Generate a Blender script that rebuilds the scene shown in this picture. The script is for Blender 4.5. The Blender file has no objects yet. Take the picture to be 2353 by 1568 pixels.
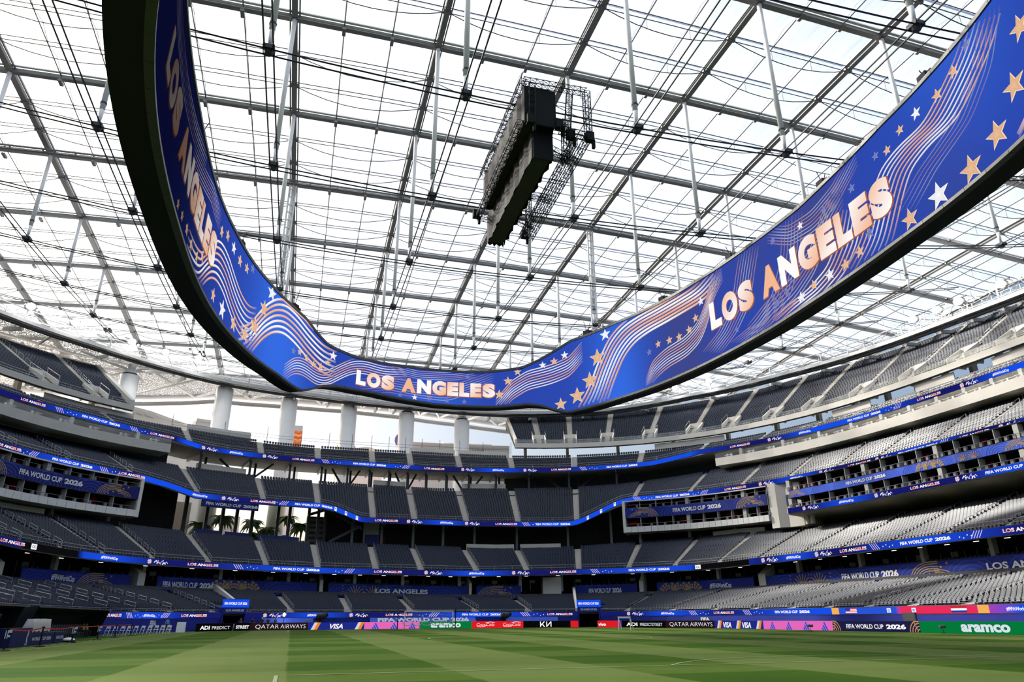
import bpy, math, random
import numpy as np
from mathutils import Vector, Matrix
random.seed(7); rng = np.random.default_rng(7)
scene = bpy.context.scene
# ------------------------------------------------------------------ camera, sky, sun, exposure
CAM_H, FPX, PITCH, YAW, ROLL = 1.55, 1602.0, math.radians(21.65), math.radians(16.5), math.radians(0.33)
fw = np.array([math.sin(YAW)*math.cos(PITCH), math.cos(YAW)*math.cos(PITCH), math.sin(PITCH)])
rt0 = np.array([math.cos(YAW), -math.sin(YAW), 0.0]); up0 = np.cross(rt0, fw)
rt = rt0*math.cos(ROLL)-up0*math.sin(ROLL); up = up0*math.cos(ROLL)+rt0*math.sin(ROLL)
cd = bpy.data.cameras.new('camera'); cam = bpy.data.objects.new('camera', cd); scene.collection.objects.link(cam)
cam.matrix_world = Matrix(((rt[0], up[0], -fw[0], 0), (rt[1], up[1], -fw[1], 0), (rt[2], up[2], -fw[2], CAM_H), (0, 0, 0, 1)))
cd.sensor_width = 36.0; cd.lens = 36.0*FPX/2353.0; cd.clip_end = 3000; cd.clip_start = 0.05
scene.camera = cam
SUN = Vector((-0.60, 0.60, 0.53)).normalized()
w = bpy.data.worlds.new('sky'); scene.world = w; w.use_nodes = True
nt = w.node_tree; sk = nt.nodes.new('ShaderNodeTexSky'); sk.sky_type = 'NISHITA'; sk.sun_disc = False
sk.sun_elevation = math.asin(SUN.z); sk.sun_rotation = math.atan2(SUN.x, SUN.y)
sk.air_density = 1.0; sk.dust_density = 6.0; sk.ozone_density = 1.0
bg = nt.nodes['Background']; nt.links.new(sk.outputs[0], bg.inputs[0]); bg.inputs[1].default_value = 0.215
sl = bpy.data.lights.new('sun', 'SUN'); sl.energy = 9.0; sl.angle = math.radians(4); sl.color = (1, .95, .87)
so = bpy.data.objects.new('sun', sl); scene.collection.objects.link(so); so.location = (-60, 60, 140)
so.rotation_euler = SUN.to_track_quat('Z', 'Y').to_euler()
scene.view_settings.view_transform = 'Standard'; scene.view_settings.look = 'None'
scene.view_settings.exposure = 0.0; scene.view_settings.gamma = 1.0; scene.view_settings.use_curve_mapping = False
cy = scene.cycles; cy.max_bounces = 5; cy.diffuse_bounces = 2; cy.glossy_bounces = 2; cy.transparent_max_bounces = 10; cy.transmission_bounces = 2
cy.caustics_reflective = False; cy.caustics_refractive = False; cy.use_denoising = True; cy.sample_clamp_indirect = 4

def ground(px, py, z=0.0):           # where the line of sight through a point of the photograph meets height z
    d = fw*FPX+rt*(px-1176.5)-up*(py-784.0); t = (z-CAM_H)/d[2]
    return np.array([d[0]*t, d[1]*t, z])
def view_px(P):
    P = np.asarray(P, float)-np.array([0, 0, CAM_H]); q = P@fw
    return 1176.5+FPX*(P@rt)/q, 784-FPX*(P@up)/q, q
# ------------------------------------------------------------------ materials
def lin(r, g, b): return tuple(((c/255)/12.92 if c <= 10 else ((c/255+.055)/1.055)**2.4) for c in (r, g, b))
MATS = {}
def mat(name, col, rough=.6, metal=0.0, noise=0.0, nscale=2.0, spec=.3):
    if name in MATS: return MATS[name]
    m = bpy.data.materials.new(name); m.use_nodes = True; n = m.node_tree; b = n.nodes['Principled BSDF']
    b.inputs['Roughness'].default_value = rough; b.inputs['Metallic'].default_value = metal; b.inputs['Specular IOR Level'].default_value = spec
    if noise:
        tc = n.nodes.new('ShaderNodeTexCoord'); t = n.nodes.new('ShaderNodeTexNoise'); t.inputs['Scale'].default_value = nscale; t.inputs['Detail'].default_value = 5
        n.links.new(tc.outputs['Object'], t.inputs['Vector'])
        mx = n.nodes.new('ShaderNodeMix'); mx.data_type = 'RGBA'
        mx.inputs[6].default_value = tuple(c*(1-noise) for c in col)+(1,); mx.inputs[7].default_value = tuple(min(1, c*(1+noise)) for c in col)+(1,)
        n.links.new(t.outputs[0], mx.inputs[0]); n.links.new(mx.outputs[2], b.inputs['Base Color'])
    else: b.inputs['Base Color'].default_value = tuple(col)+(1,)
    MATS[name] = m; return m
def emit(name, col, s):
    m = bpy.data.materials.new(name); m.use_nodes = True; n = m.node_tree; n.nodes.remove(n.nodes['Principled BSDF'])
    e = n.nodes.new('ShaderNodeEmission'); e.inputs[0].default_value = tuple(col)+(1,); e.inputs[1].default_value = s
    n.links.new(e.outputs[0], n.nodes['Material Output'].inputs[0]); MATS[name] = m; return m
def led_mat():
    m = bpy.data.materials.new('led_screen'); m.use_nodes = True; n = m.node_tree; n.nodes.remove(n.nodes['Principled BSDF'])
    a = n.nodes.new('ShaderNodeAttribute'); a.attribute_name = 'Col'; e = n.nodes.new('ShaderNodeEmission')
    n.links.new(a.outputs[0], e.inputs[0]); e.inputs[1].default_value = 1.0
    n.links.new(e.outputs[0], n.nodes['Material Output'].inputs[0]); return m
def print_mat():
    m = bpy.data.materials.new('printed_vinyl'); m.use_nodes = True; n = m.node_tree; b = n.nodes['Principled BSDF']
    a = n.nodes.new('ShaderNodeAttribute'); a.attribute_name = 'Col'; n.links.new(a.outputs[0], b.inputs['Base Color'])
    b.inputs['Roughness'].default_value = .6; b.inputs['Specular IOR Level'].default_value = .2; return m
LED = led_mat(); PRINT = print_mat()
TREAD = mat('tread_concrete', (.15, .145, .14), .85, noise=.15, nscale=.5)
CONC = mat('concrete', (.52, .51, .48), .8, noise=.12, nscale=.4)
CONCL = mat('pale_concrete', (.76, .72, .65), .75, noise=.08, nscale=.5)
CONCD = mat('shaded_concrete', (.10, .10, .10), .85, noise=.2, nscale=.5)  # concrete copy with shade put into its colour, mostly for soffits and floors
STAIR = mat('stair_concrete', (.60, .56, .50), .8, noise=.1, nscale=1)
WHITE = mat('white_panel', (.78, .77, .74), .5)
PAINT = mat('white_paint', (.93, .93, .93), .4, noise=.04, nscale=1)
BLACK = mat('black_cloth', (.012, .012, .014), .8)
CURT = mat('grey_black_curtain', (.045, .042, .045), .75, noise=.3, nscale=.6)
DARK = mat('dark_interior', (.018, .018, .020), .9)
STEEL = mat('grey_steel', (.26, .265, .27), .5, .3, noise=.1, nscale=1)
STEELD = mat('dark_steel', (.06, .065, .07), .55, .3)
GALV = mat('galvanised_steel', (.45, .46, .47), .45, .4)
CABLE = mat('dark_cable', (.035, .038, .042), .5, .4)
RAIL = mat('rail_steel', (.42, .43, .45), .4, .6)
SEAT = mat('navy_seat_plastic', (.024, .032, .054), .36, spec=.30)
BLUEV = mat('blue_vinyl', lin(30, 44, 150), .6, noise=.25, nscale=.35)
NAVY = mat('navy_vinyl', lin(26, 34, 90), .6)
RED = mat('red_panel', (.35, .02, .03), .6)
SKIN = mat('skin', (.42, .26, .19), .6); HAIR = mat('dark_hair', (.02, .015, .012), .7)
LAMP = emit('floodlight_glow', (1, .97, .90), 90)
LAMPS = emit('small_floodlight_glow', (1, .97, .92), 12)
def glass():
    m = bpy.data.materials.new('rail_glass'); m.use_nodes = True; n = m.node_tree; n.nodes.remove(n.nodes['Principled BSDF'])
    t = n.nodes.new('ShaderNodeBsdfTransparent'); t.inputs[0].default_value = (.82, .88, .88, 1)
    g = n.nodes.new('ShaderNodeBsdfGlossy'); g.inputs['Roughness'].default_value = .08; mx = n.nodes.new('ShaderNodeMixShader'); mx.inputs[0].default_value = .13
    n.links.new(t.outputs[0], mx.inputs[1]); n.links.new(g.outputs[0], mx.inputs[2]); n.links.new(mx.outputs[0], n.nodes['Material Output'].inputs[0]); return m
GLASS = glass()
def etfe():                             # printed translucent roof film: lets most of the sky through, glows where the sun strikes it
    m = bpy.data.materials.new('roof_film'); m.use_nodes = True; n = m.node_tree; n.nodes.remove(n.nodes['Principled BSDF'])
    t = n.nodes.new('ShaderNodeBsdfTransparent'); t.inputs[0].default_value = (.93, .95, .96, 1)
    tr = n.nodes.new('ShaderNodeBsdfTranslucent'); tr.inputs[0].default_value = (.80, .88, .95, 1)
    mx = n.nodes.new('ShaderNodeMixShader')
    tc = n.nodes.new('ShaderNodeTexCoord'); no = n.nodes.new('ShaderNodeTexNoise'); no.inputs['Scale'].default_value = .35; no.inputs['Detail'].default_value = 6
    mp = n.nodes.new('ShaderNodeMapping'); mp.inputs['Scale'].default_value = (3, .25, 1)
    n.links.new(tc.outputs['Object'], mp.inputs[0]); n.links.new(mp.outputs[0], no.inputs['Vector'])
    r = n.nodes.new('ShaderNodeMapRange'); r.inputs[1].default_value = .3; r.inputs[2].default_value = .7; r.inputs[3].default_value = .36; r.inputs[4].default_value = .46
    n.links.new(no.outputs[0], r.inputs[0]); n.links.new(r.outputs[0], mx.inputs[0])
    n.links.new(t.outputs[0], mx.inputs[1]); n.links.new(tr.outputs[0], mx.inputs[2]); n.links.new(mx.outputs[0], n.nodes['Material Output'].inputs[0]); return m
FILM = etfe()
def perforated():                       # metal canopy skin with bright perforations
    m = bpy.data.materials.new('perforated_canopy'); m.use_nodes = True; n = m.node_tree; b = n.nodes['Principled BSDF']
    b.inputs['Base Color'].default_value = (.36, .36, .36, 1); b.inputs['Roughness'].default_value = .5
    tc = n.nodes.new('ShaderNodeTexCoord'); v = n.nodes.new('ShaderNodeTexNoise'); v.inputs['Scale'].default_value = 4.2; v.inputs['Detail'].default_value = 6
    n.links.new(tc.outputs['Object'], v.inputs['Vector'])
    r = n.nodes.new('ShaderNodeMapRange'); r.inputs[1].default_value = .47; r.inputs[2].default_value = .62; r.inputs[3].default_value = 0; r.inputs[4].default_value = .6
    n.links.new(v.outputs[0], r.inputs[0]); t = n.nodes.new('ShaderNodeBsdfTransparent'); mx = n.nodes.new('ShaderNodeMixShader')
    n.links.new(r.outputs[0], mx.inputs[0]); n.links.new(b.outputs[0], mx.inputs[1]); n.links.new(t.outputs[0], mx.inputs[2])
    n.links.new(mx.outputs[0], n.nodes['Material Output'].inputs[0]); return m
PERF = perforated()
def grass():
    m = bpy.data.materials.new('striped_turf'); m.use_nodes = True; n = m.node_tree; b = n.nodes['Principled BSDF']; L = n.links.new
    b.inputs['Roughness'].default_value = .9; b.inputs['Specular IOR Level'].default_value = .04
    tc = n.nodes.new('ShaderNodeTexCoord'); sp = n.nodes.new('ShaderNodeSeparateXYZ'); L(tc.outputs['Object'], sp.inputs[0])
    def stripe(out, period, ph):
        a = n.nodes.new('ShaderNodeMath'); a.operation = 'MULTIPLY_ADD'; a.inputs[1].default_value = math.pi/period; a.inputs[2].default_value = ph; L(out, a.inputs[0])
        s = n.nodes.new('ShaderNodeMath'); s.operation = 'SINE'; L(a.outputs[0], s.inputs[0])
        r = n.nodes.new('ShaderNodeMapRange'); r.inputs[1].default_value = -.04; r.inputs[2].default_value = .04; L(s.outputs[0], r.inputs[0]); return r.outputs[0]
    sx = stripe(sp.outputs[0], 5.1, math.pi); sy = stripe(sp.outputs[1], 5.25, .4)
    ad = n.nodes.new('ShaderNodeMath'); ad.operation = 'MULTIPLY_ADD'; ad.inputs[1].default_value = .62; L(sx, ad.inputs[0])
    m2 = n.nodes.new('ShaderNodeMath'); m2.operation = 'MULTIPLY'; m2.inputs[1].default_value = .38; L(sy, m2.inputs[0]); L(m2.outputs[0], ad.inputs[2])
    no = n.nodes.new('ShaderNodeTexNoise'); no.inputs['Scale'].default_value = .22; no.inputs['Detail'].default_value = 8; no.inputs['Roughness'].default_value = .65; L(tc.outputs['Object'], no.inputs['Vector'])
    n2 = n.nodes.new('ShaderNodeTexNoise'); n2.inputs['Scale'].default_value = 45; n2.inputs['Detail'].default_value = 4; L(tc.outputs['Object'], n2.inputs['Vector'])
    a2 = n.nodes.new('ShaderNodeMath'); a2.operation = 'MULTIPLY_ADD'; a2.inputs[1].default_value = .7; a2.inputs[2].default_value = -.35; L(no.outputs[0], a2.inputs[0])
    a3 = n.nodes.new('ShaderNodeMath'); a3.operation = 'ADD'; L(ad.outputs[0], a3.inputs[0]); L(a2.outputs[0], a3.inputs[1])
    a4 = n.nodes.new('ShaderNodeMath'); a4.operation = 'MULTIPLY_ADD'; a4.inputs[1].default_value = .5; L(n2.outputs[0], a4.inputs[0]); L(a3.outputs[0], a4.inputs[2])
    rp = n.nodes.new('ShaderNodeValToRGB'); L(a4.outputs[0], rp.inputs[0]); e = rp.color_ramp.elements
    e[0].position = .1; e[0].color = (.030, .082, .005, 1); e[1].position = 1.25/1.3; e[1].color = (.125, .172, .044, 1)
    q = rp.color_ramp.elements.new(.55); q.color = (.066, .118, .013, 1)
    L(rp.outputs[0], b.inputs['Base Color'])
    bp = n.nodes.new('ShaderNodeBump'); bp.inputs['Strength'].default_value = .4; bp.inputs['Distance'].default_value = .03; L(n2.outputs[0], bp.inputs['Height']); L(bp.outputs[0], b.inputs['Normal']); return m
GRASS = grass()
# ------------------------------------------------------------------ mesh building
class MB:
    def __init__(s): s.V = []; s.F = []; s.M = []; s.C = []; s.n = 0; s.col = False
    def add(s, V, F, c=None, m=0):
        V = [tuple(v) for v in V]; o = s.n; s.V += V; s.n += len(V)
        for f in F: s.F.append(tuple(i+o for i in f)); s.M.append(m)
        if c is not None: s.col = True
        if c is None: c = (1, 1, 1)
        if isinstance(c, tuple): s.C += [c]*len(V)
        else: s.C += [tuple(x) for x in c]
    def box(s, c, sz, rz=0.0, m=0, taper=1.0):
        x, y, z = sz[0]/2, sz[1]/2, sz[2]/2; ca, sa = math.cos(rz), math.sin(rz); P = []
        for k, t in ((-z, 1), (z, taper)):
            for a, b in ((-x, -y), (x, -y), (x, y), (-x, y)): P.append((c[0]+(a*ca-b*sa)*t, c[1]+(a*sa+b*ca)*t, c[2]+k))
        s.add(P, [(3, 2, 1, 0), (4, 5, 6, 7), (0, 1, 5, 4), (1, 2, 6, 5), (2, 3, 7, 6), (3, 0, 4, 7)], m=m)
    def beam(s, p, q, wd, h, m=0):
        p = np.array(p, float); q = np.array(q, float); d = q-p; d /= np.linalg.norm(d)
        u = np.cross(d, (0, 0, 1.0)); n = np.linalg.norm(u); u = u/n if n > 1e-4 else np.array([1.0, 0, 0]); v = np.cross(u, d)
        P = [e+u*a*wd/2+v*b*h/2 for e in (p, q) for a, b in ((-1, -1), (1, -1), (1, 1), (-1, 1))]
        s.add(P, [(0, 1, 2, 3), (7, 6, 5, 4), (0, 4, 5, 1), (1, 5, 6, 2), (2, 6, 7, 3), (3, 7, 4, 0)], m=m)
    def tube(s, pts, r, k=5, m=0, r2=None):
        pts = [np.array(p, float) for p in pts]; N = len(pts); P = []
        for i, p in enumerate(pts):
            d = pts[min(i+1, N-1)]-pts[max(i-1, 0)]; d /= (np.linalg.norm(d)+1e-9); a = np.array([0, 0, 1.0]) if abs(d[2]) < .9 else np.array([1.0, 0, 0])
            u = np.cross(d, a); u /= np.linalg.norm(u); v = np.cross(d, u); rr = r if r2 is None else r+(r2-r)*i/(N-1)
            for j in range(k): t = 2*math.pi*j/k; P.append(p+u*rr*math.cos(t)+v*rr*math.sin(t))
        F = [(i*k+j, i*k+(j+1) % k, (i+1)*k+(j+1) % k, (i+1)*k+j) for i in range(N-1) for j in range(k)]
        F += [tuple(range(k))[::-1], tuple((N-1)*k+j for j in range(k))]; s.add(P, F, m=m)
    def lathe(s, c, prof, k=12, m=0):
        P = [(c[0]+r*math.cos(2*math.pi*j/k), c[1]+r*math.sin(2*math.pi*j/k), c[2]+z) for r, z in prof for j in range(k)]
        F = [(i*k+j, i*k+(j+1) % k, (i+1)*k+(j+1) % k, (i+1)*k+j) for i in range(len(prof)-1) for j in range(k)]
        F += [tuple(range(k))[::-1], tuple((len(prof)-1)*k+j for j in range(k))]; s.add(P, F, m=m)
    def mesh(s, name, mats, smooth=False):
        me = bpy.data.meshes.new(name); me.from_pydata(s.V, [], s.F)
        for m in (mats if isinstance(mats, (list, tuple)) else [mats]): me.materials.append(m)
        if any(s.M): me.polygons.foreach_set('material_index', s.M)
        if smooth: me.polygons.foreach_set('use_smooth', [True]*len(s.F))
        if s.col:
            a = me.attributes.new('Col', 'FLOAT_COLOR', 'POINT'); arr = np.ones((len(s.V), 4), np.float32); arr[:, :3] = np.array(s.C, np.float32); a.data.foreach_set('color', arr.ravel())
        me.update(); return me
def obj(name, mb, mats, parent=None, smooth=False, label=None, local=False):      # meshes are in world coordinates unless local
    me = mb.mesh(name, mats, smooth) if isinstance(mb, MB) else mb
    o = bpy.data.objects.new(name, me); scene.collection.objects.link(o)
    if parent is not None:
        o.parent = parent
        if not local: o.matrix_parent_inverse = pinv(parent)
    if label: o['label'] = label
    return o
def inst(name, me, parent, loc, rz=0.0, rot=None, scale=None, local=False):
    o = bpy.data.objects.new(name, me); scene.collection.objects.link(o); o.location = [float(v) for v in loc]; o.rotation_euler = rot or (0, 0, float(rz))
    if scale: o.scale = scale
    if parent is not None:
        o.parent = parent
        if not local: o.matrix_parent_inverse = pinv(parent)
    return o
def pinv(p):                            # the inverse of a part's or thing's place in the world
    M = Matrix.Translation(p.location) @ p.rotation_euler.to_matrix().to_4x4()
    if p.parent is not None: M = Matrix.Translation(p.parent.location) @ p.parent.rotation_euler.to_matrix().to_4x4() @ p.matrix_parent_inverse @ M
    return M.inverted()
def tag(o, label, cat, group=None, kind=None):
    o['label'] = label; o['category'] = cat
    if group: o['group'] = group
    if kind: o['kind'] = kind
    return o
def thing(name, label, cat, group=None, kind=None, loc=(0, 0, 0), rz=0.0):
    o = bpy.data.objects.new(name, None); scene.collection.objects.link(o); o.location = [float(v) for v in loc]; o.rotation_euler = (0, 0, rz); o.empty_display_size = .2
    return tag(o, label, cat, group, kind)
# ------------------------------------------------------------------ plan curves
class Curve:
    def __init__(s, cx, cy_, a, b, n):
        t = np.linspace(-math.pi, math.pi, 7201); c, sn = np.cos(t), np.sin(t)
        x = a*np.sign(sn)*abs(sn)**(2/n); y = b*np.sign(c)*abs(c)**(2/n)
        nx = np.sign(x)*abs(x/a)**(n-1)/a; ny = np.sign(y)*abs(y/b)**(n-1)/b; l = np.hypot(nx, ny)
        s.x = x+cx; s.y = y+cy_; s.nx = nx/l; s.ny = ny/l
        S = np.cumsum(np.r_[0, np.hypot(np.diff(x), np.diff(y))]); s.s = S-S[3600]
    def P(s, t, d):
        g = lambda v: np.interp(t, s.s, v)
        return np.array([g(s.x)+d*g(s.nx), g(s.y)+d*g(s.ny)])
    def N(s, t): return np.array([np.interp(t, s.s, s.nx), np.interp(t, s.s, s.ny)])
    def k(s, t, d): return float(np.linalg.norm(s.P(t+.5, d)-s.P(t-.5, d)))
    def ang(s, t): n = s.N(t); return math.atan2(n[1], n[0])-math.pi/2      # z rotation that turns local +Y outward
BOWL = Curve(20.2, 59.6, 42, 60, 4); RING = Curve(19.6, 59.6, 32.8, 52.5, 2.5)
def itp(tab): xs, ys = zip(*tab); return lambda t: float(np.interp(t, xs, ys))
def p3(t, d, z, C=BOWL): q = C.P(t, d); return np.array([q[0], q[1], z])
def srange(a, b, step): return np.linspace(a, b, max(2, int(math.ceil(abs(b-a)/step))+1))
def loft(mb, S, prof, closed=False, caps=False, C=BOWL, col=None, m=0):
    P = []; K = None; cc = []
    for t in S:
        pr = prof(t); K = len(pr)
        for d, z in pr: q = C.P(t, d); P.append((q[0], q[1], z))
        if col: cc += [col(t)]*K
    n = len(S); F = []
    for i in range(n-1):
        for j in range(K if closed else K-1): F.append((i*K+j, (i+1)*K+j, (i+1)*K+(j+1) % K, i*K+(j+1) % K))
    if caps: F += [tuple(range(K)), tuple((n-1)*K+j for j in range(K))[::-1]]
    mb.add(P, F, cc if col else None, m)
# ------------------------------------------------------------------ flat print: letters, stars, stripes laid on a surface through a mapping f(u, v, lift)
GLYPH = {}
def glyphs(txt, bold=.03, shear=0.0, res=2):
    key = (txt, bold, shear, res)
    if key in GLYPH: return GLYPH[key]
    c = bpy.data.curves.new('t', 'FONT'); c.body = txt; c.size = 1; c.offset = bold; c.resolution_u = res; c.shear = shear; c.fill_mode = 'FRONT'
    o = bpy.data.objects.new('t', c); scene.collection.objects.link(o); dg = bpy.context.evaluated_depsgraph_get(); dg.update()
    me = bpy.data.meshes.new_from_object(o.evaluated_get(dg)); V = np.array([v.co[:2] for v in me.vertices]); F = [tuple(p.vertices) for p in me.polygons]
    bpy.data.objects.remove(o); bpy.data.curves.remove(c); bpy.data.meshes.remove(me)
    cap = 0.73+2*bold; V = V-np.array([V[:, 0].min(), -bold]); V = V/cap
    GLYPH[key] = (V, F); return V, F
def g_text(mb, f, txt, u, v, h, c, width=None, bold=.03, shear=0.0, lift=.03, align='c', colf=None, m=0, res=3):
    V, F = glyphs(txt, bold, shear, res); sc = h; wd = V[:, 0].max()*sc; sx = (width/wd) if width else 1.0; wd *= sx
    u0 = u-wd/2 if align == 'c' else u
    P = [f(u0+a*sc*sx, v+b*sc, lift) for a, b in V]
    mb.add(P, F, c if colf is None else [colf(a/V[:, 0].max(), b) for a, b in V], m)
def g_rect(mb, f, u0, v0, u1, v1, c, lift=0.0, n=1, c2=None, m=0):
    P = []; C = []
    for i in range(n+1):
        a = u0+(u1-u0)*i/n
        P += [f(a, v0, lift), f(a, v1, lift)]; cc = c if c2 is None else tuple(x+(y-x)*i/n for x, y in zip(c, c2)); C += [cc, cc]
    mb.add(P, [(2*i, 2*i+2, 2*i+3, 2*i+1) for i in range(n)], C, m)
def g_poly(mb, f, pts, c, lift=.03): mb.add([f(a, b, lift) for a, b in pts], [tuple(range(len(pts)))], c)
def g_star(mb, f, u, v, r, c, lift=.03, c2=None):
    pts = [(0, 0)]+[(math.sin(i*math.pi/5)*(r if i % 2 == 0 else r*.42), math.cos(i*math.pi/5)*(r if i % 2 == 0 else r*.42)) for i in range(10)]
    mb.add([f(u+a, v+b, lift) for a, b in pts], [(0, i+1, (i+1) % 10+1) for i in range(10)], [c]+[c2 or c]*10)
def smooth_path(pts, n=40):
    pts = np.array(pts, float); t = np.r_[0, np.cumsum(np.linalg.norm(np.diff(pts, axis=0), axis=1))]; q = np.linspace(0, t[-1], n)
    out = np.stack([np.interp(q, t, pts[:, i]) for i in range(2)], 1)
    for _ in range(4): out[1:-1] = (out[:-2]+2*out[1:-1]+out[2:])/4
    return out
def g_stroke(mb, f, pts, wd, c, lift=.03, colf=None):
    pts = np.array(pts, float); n = len(pts); P = []; C = []
    for i in range(n):
        d = pts[min(i+1, n-1)]-pts[max(i-1, 0)]; d /= (np.linalg.norm(d)+1e-9); q = np.array([-d[1], d[0]])*wd/2
        P += [f(*(pts[i]-q), lift), f(*(pts[i]+q), lift)]; cc = c if colf is None else colf(i/(n-1)); C += [cc, cc]
    mb.add(P, [(2*i, 2*i+2, 2*i+3, 2*i+1) for i in range(n-1)], C)
def on_curve(s0, d, zf, C=BOWL):        # u metres along the curve from s0, v metres above zf(s)
    S = np.arange(-130, 131, .5); A = np.array([C.P(t, d) for t in S]); L = np.r_[0, np.cumsum(np.linalg.norm(np.diff(A, axis=0), axis=1))]; L0 = np.interp(s0, S, L)
    def f(u, v, lift):
        t = float(np.interp(L0+u, L, S)); q = C.P(t, d-lift); return (q[0], q[1], zf(t)+v)
    f.u = lambda t: float(np.interp(t, S, L)-L0); f.t = lambda u: float(np.interp(L0+u, L, S))
    return f
def on_plane(o, a, z0=0.0, slope=0.0):   # u along the direction a from o, facing the right-hand side of -a x z
    o = np.array(o, float); a = np.array(a, float)[:2]; a /= np.linalg.norm(a); n = np.array([a[1], -a[0]])
    def f(u, v, lift): q = o[:2]+a*u+n*(lift-slope*v); return (q[0], q[1], z0+v)
    return f
# ------------------------------------------------------------------ pitch
PCX, GY0, GY1 = 19.9, 7.1, 112.1
mb = MB(); xs = np.linspace(-75, 115, 20); ys = np.linspace(-40, 170, 22)
mb.add([(x, y, 0) for y in ys for x in xs], [(j*20+i, j*20+i+1, (j+1)*20+i+1, (j+1)*20+i) for j in range(21) for i in range(19)])
floor = obj('floor', mb, GRASS); tag(floor, 'mown green football pitch with light and dark square stripes', 'pitch', kind='structure')
LINEM = mat('pitch_line_paint', (.27, .33, .16), .8, noise=.3, nscale=4)
def line(pts, wd=.11):
    mb = MB(); f = lambda a, b, l: (a, b, .012); g_stroke(mb, f, pts, wd, (1, 1, 1)); mb.col = False; obj('pitch_line', mb, LINEM, floor)
def arc(cx, cy_, r, a0, a1, n=32): return [(cx+r*math.cos(a0+(a1-a0)*i/n), cy_+r*math.sin(a0+(a1-a0)*i/n)) for i in range(n+1)]
for y, sg in ((GY0, 1), (GY1, -1)):
    line([(PCX-34, y), (PCX+34, y)]); line([(PCX-20.16, y+sg*16.5), (PCX+20.16, y+sg*16.5)])
    for q in (-20.16, 20.16): line([(PCX+q, y), (PCX+q, y+sg*16.5)])
    line([(PCX-9.16, y+sg*5.5), (PCX+9.16, y+sg*5.5)])
    for q in (-9.16, 9.16): line([(PCX+q, y), (PCX+q, y+sg*5.5)])
    a = math.acos(5.5/9.15); line(arc(PCX, y+sg*11, 9.15, sg*math.pi/2-a, sg*math.pi/2+a))
for q in (-34, 34): line([(PCX+q, GY0), (PCX+q, GY1)])
line([(PCX-34, 59.6), (PCX+34, 59.6)]); line(arc(PCX, 59.6, 9.15, 0, 2*math.pi, 48))
for i in range(22): line([(-15.3, 42+i*1.95), (-15.3, 43.1+i*1.95)], .22)
# ------------------------------------------------------------------ heights of the bowl's edges along the plan curve
ZR2 = itp([(-90, 11.2), (-53, 11.0), (-41, 10.5), (-25, 10.2), (-14, 9.9), (11, 9.7), (27, 10.1), (40, 10.2), (47, 10.5), (68, 10.8), (125, 10.8)])
ZT1 = itp([(-90, 6.15), (-48, 6.05), (-40, 5.65), (-17, 5.05), (15, 4.45), (25, 4.85), (34, 5.05), (50, 5.45), (125, 5.55)])
ZB1 = itp([(-90, 8.0), (-34, 8.0), (-22, 7.7), (5, 7.1), (27, 7.3), (39, 7.6), (57, 8.1), (125, 8.0)])
ZT2 = itp([(-90, 16.20), (-34, 16.20), (-26, 15.60), (-17, 15.00), (7, 14.60), (17, 14.50), (27, 14.90), (31, 15.40), (41, 16.00), (48, 15.60), (125, 15.70)])
ZR3 = itp([(-90, 24.9), (-38, 25.1), (-33, 25.0), (-30.5, 24.2), (-28.3, 23.0), (-15, 22.7), (-13.2, 22.3), (-8.6, 20.3), (12, 20.2), (25.8, 20.3), (27, 20.9), (30.6, 24.5), (32, 25.0), (42, 25.1), (75, 25.1), (125, 24.9)])
ZT3 = itp([(-90, 29.60), (-34, 29.80), (-28, 29.00), (-20, 28.60), (-8, 28.20), (8, 28.00), (26, 28.80), (30, 29.20), (36, 30.20), (42, 31.20), (55, 31.20), (125, 30.70)])
ZR4 = itp([(-90, 35.0), (-35, 35.4), (-29.6, 34.8), (-27, 33.7), (-24, 33.5), (7, 33.0), (21, 33.4), (31, 33.9), (33, 34.0), (37, 35.4), (67, 35.2), (125, 35.0)])
ZT4 = itp([(-90, 37.15), (-28, 37.05), (-20, 36.55), (20, 36.65), (40, 37.15), (125, 37.15)])
ZT5 = itp([(-90, 51.70), (-30, 51.70), (20, 51.00), (30, 52.10), (45, 53.50), (55, 53.10), (125, 52.30)])
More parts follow.
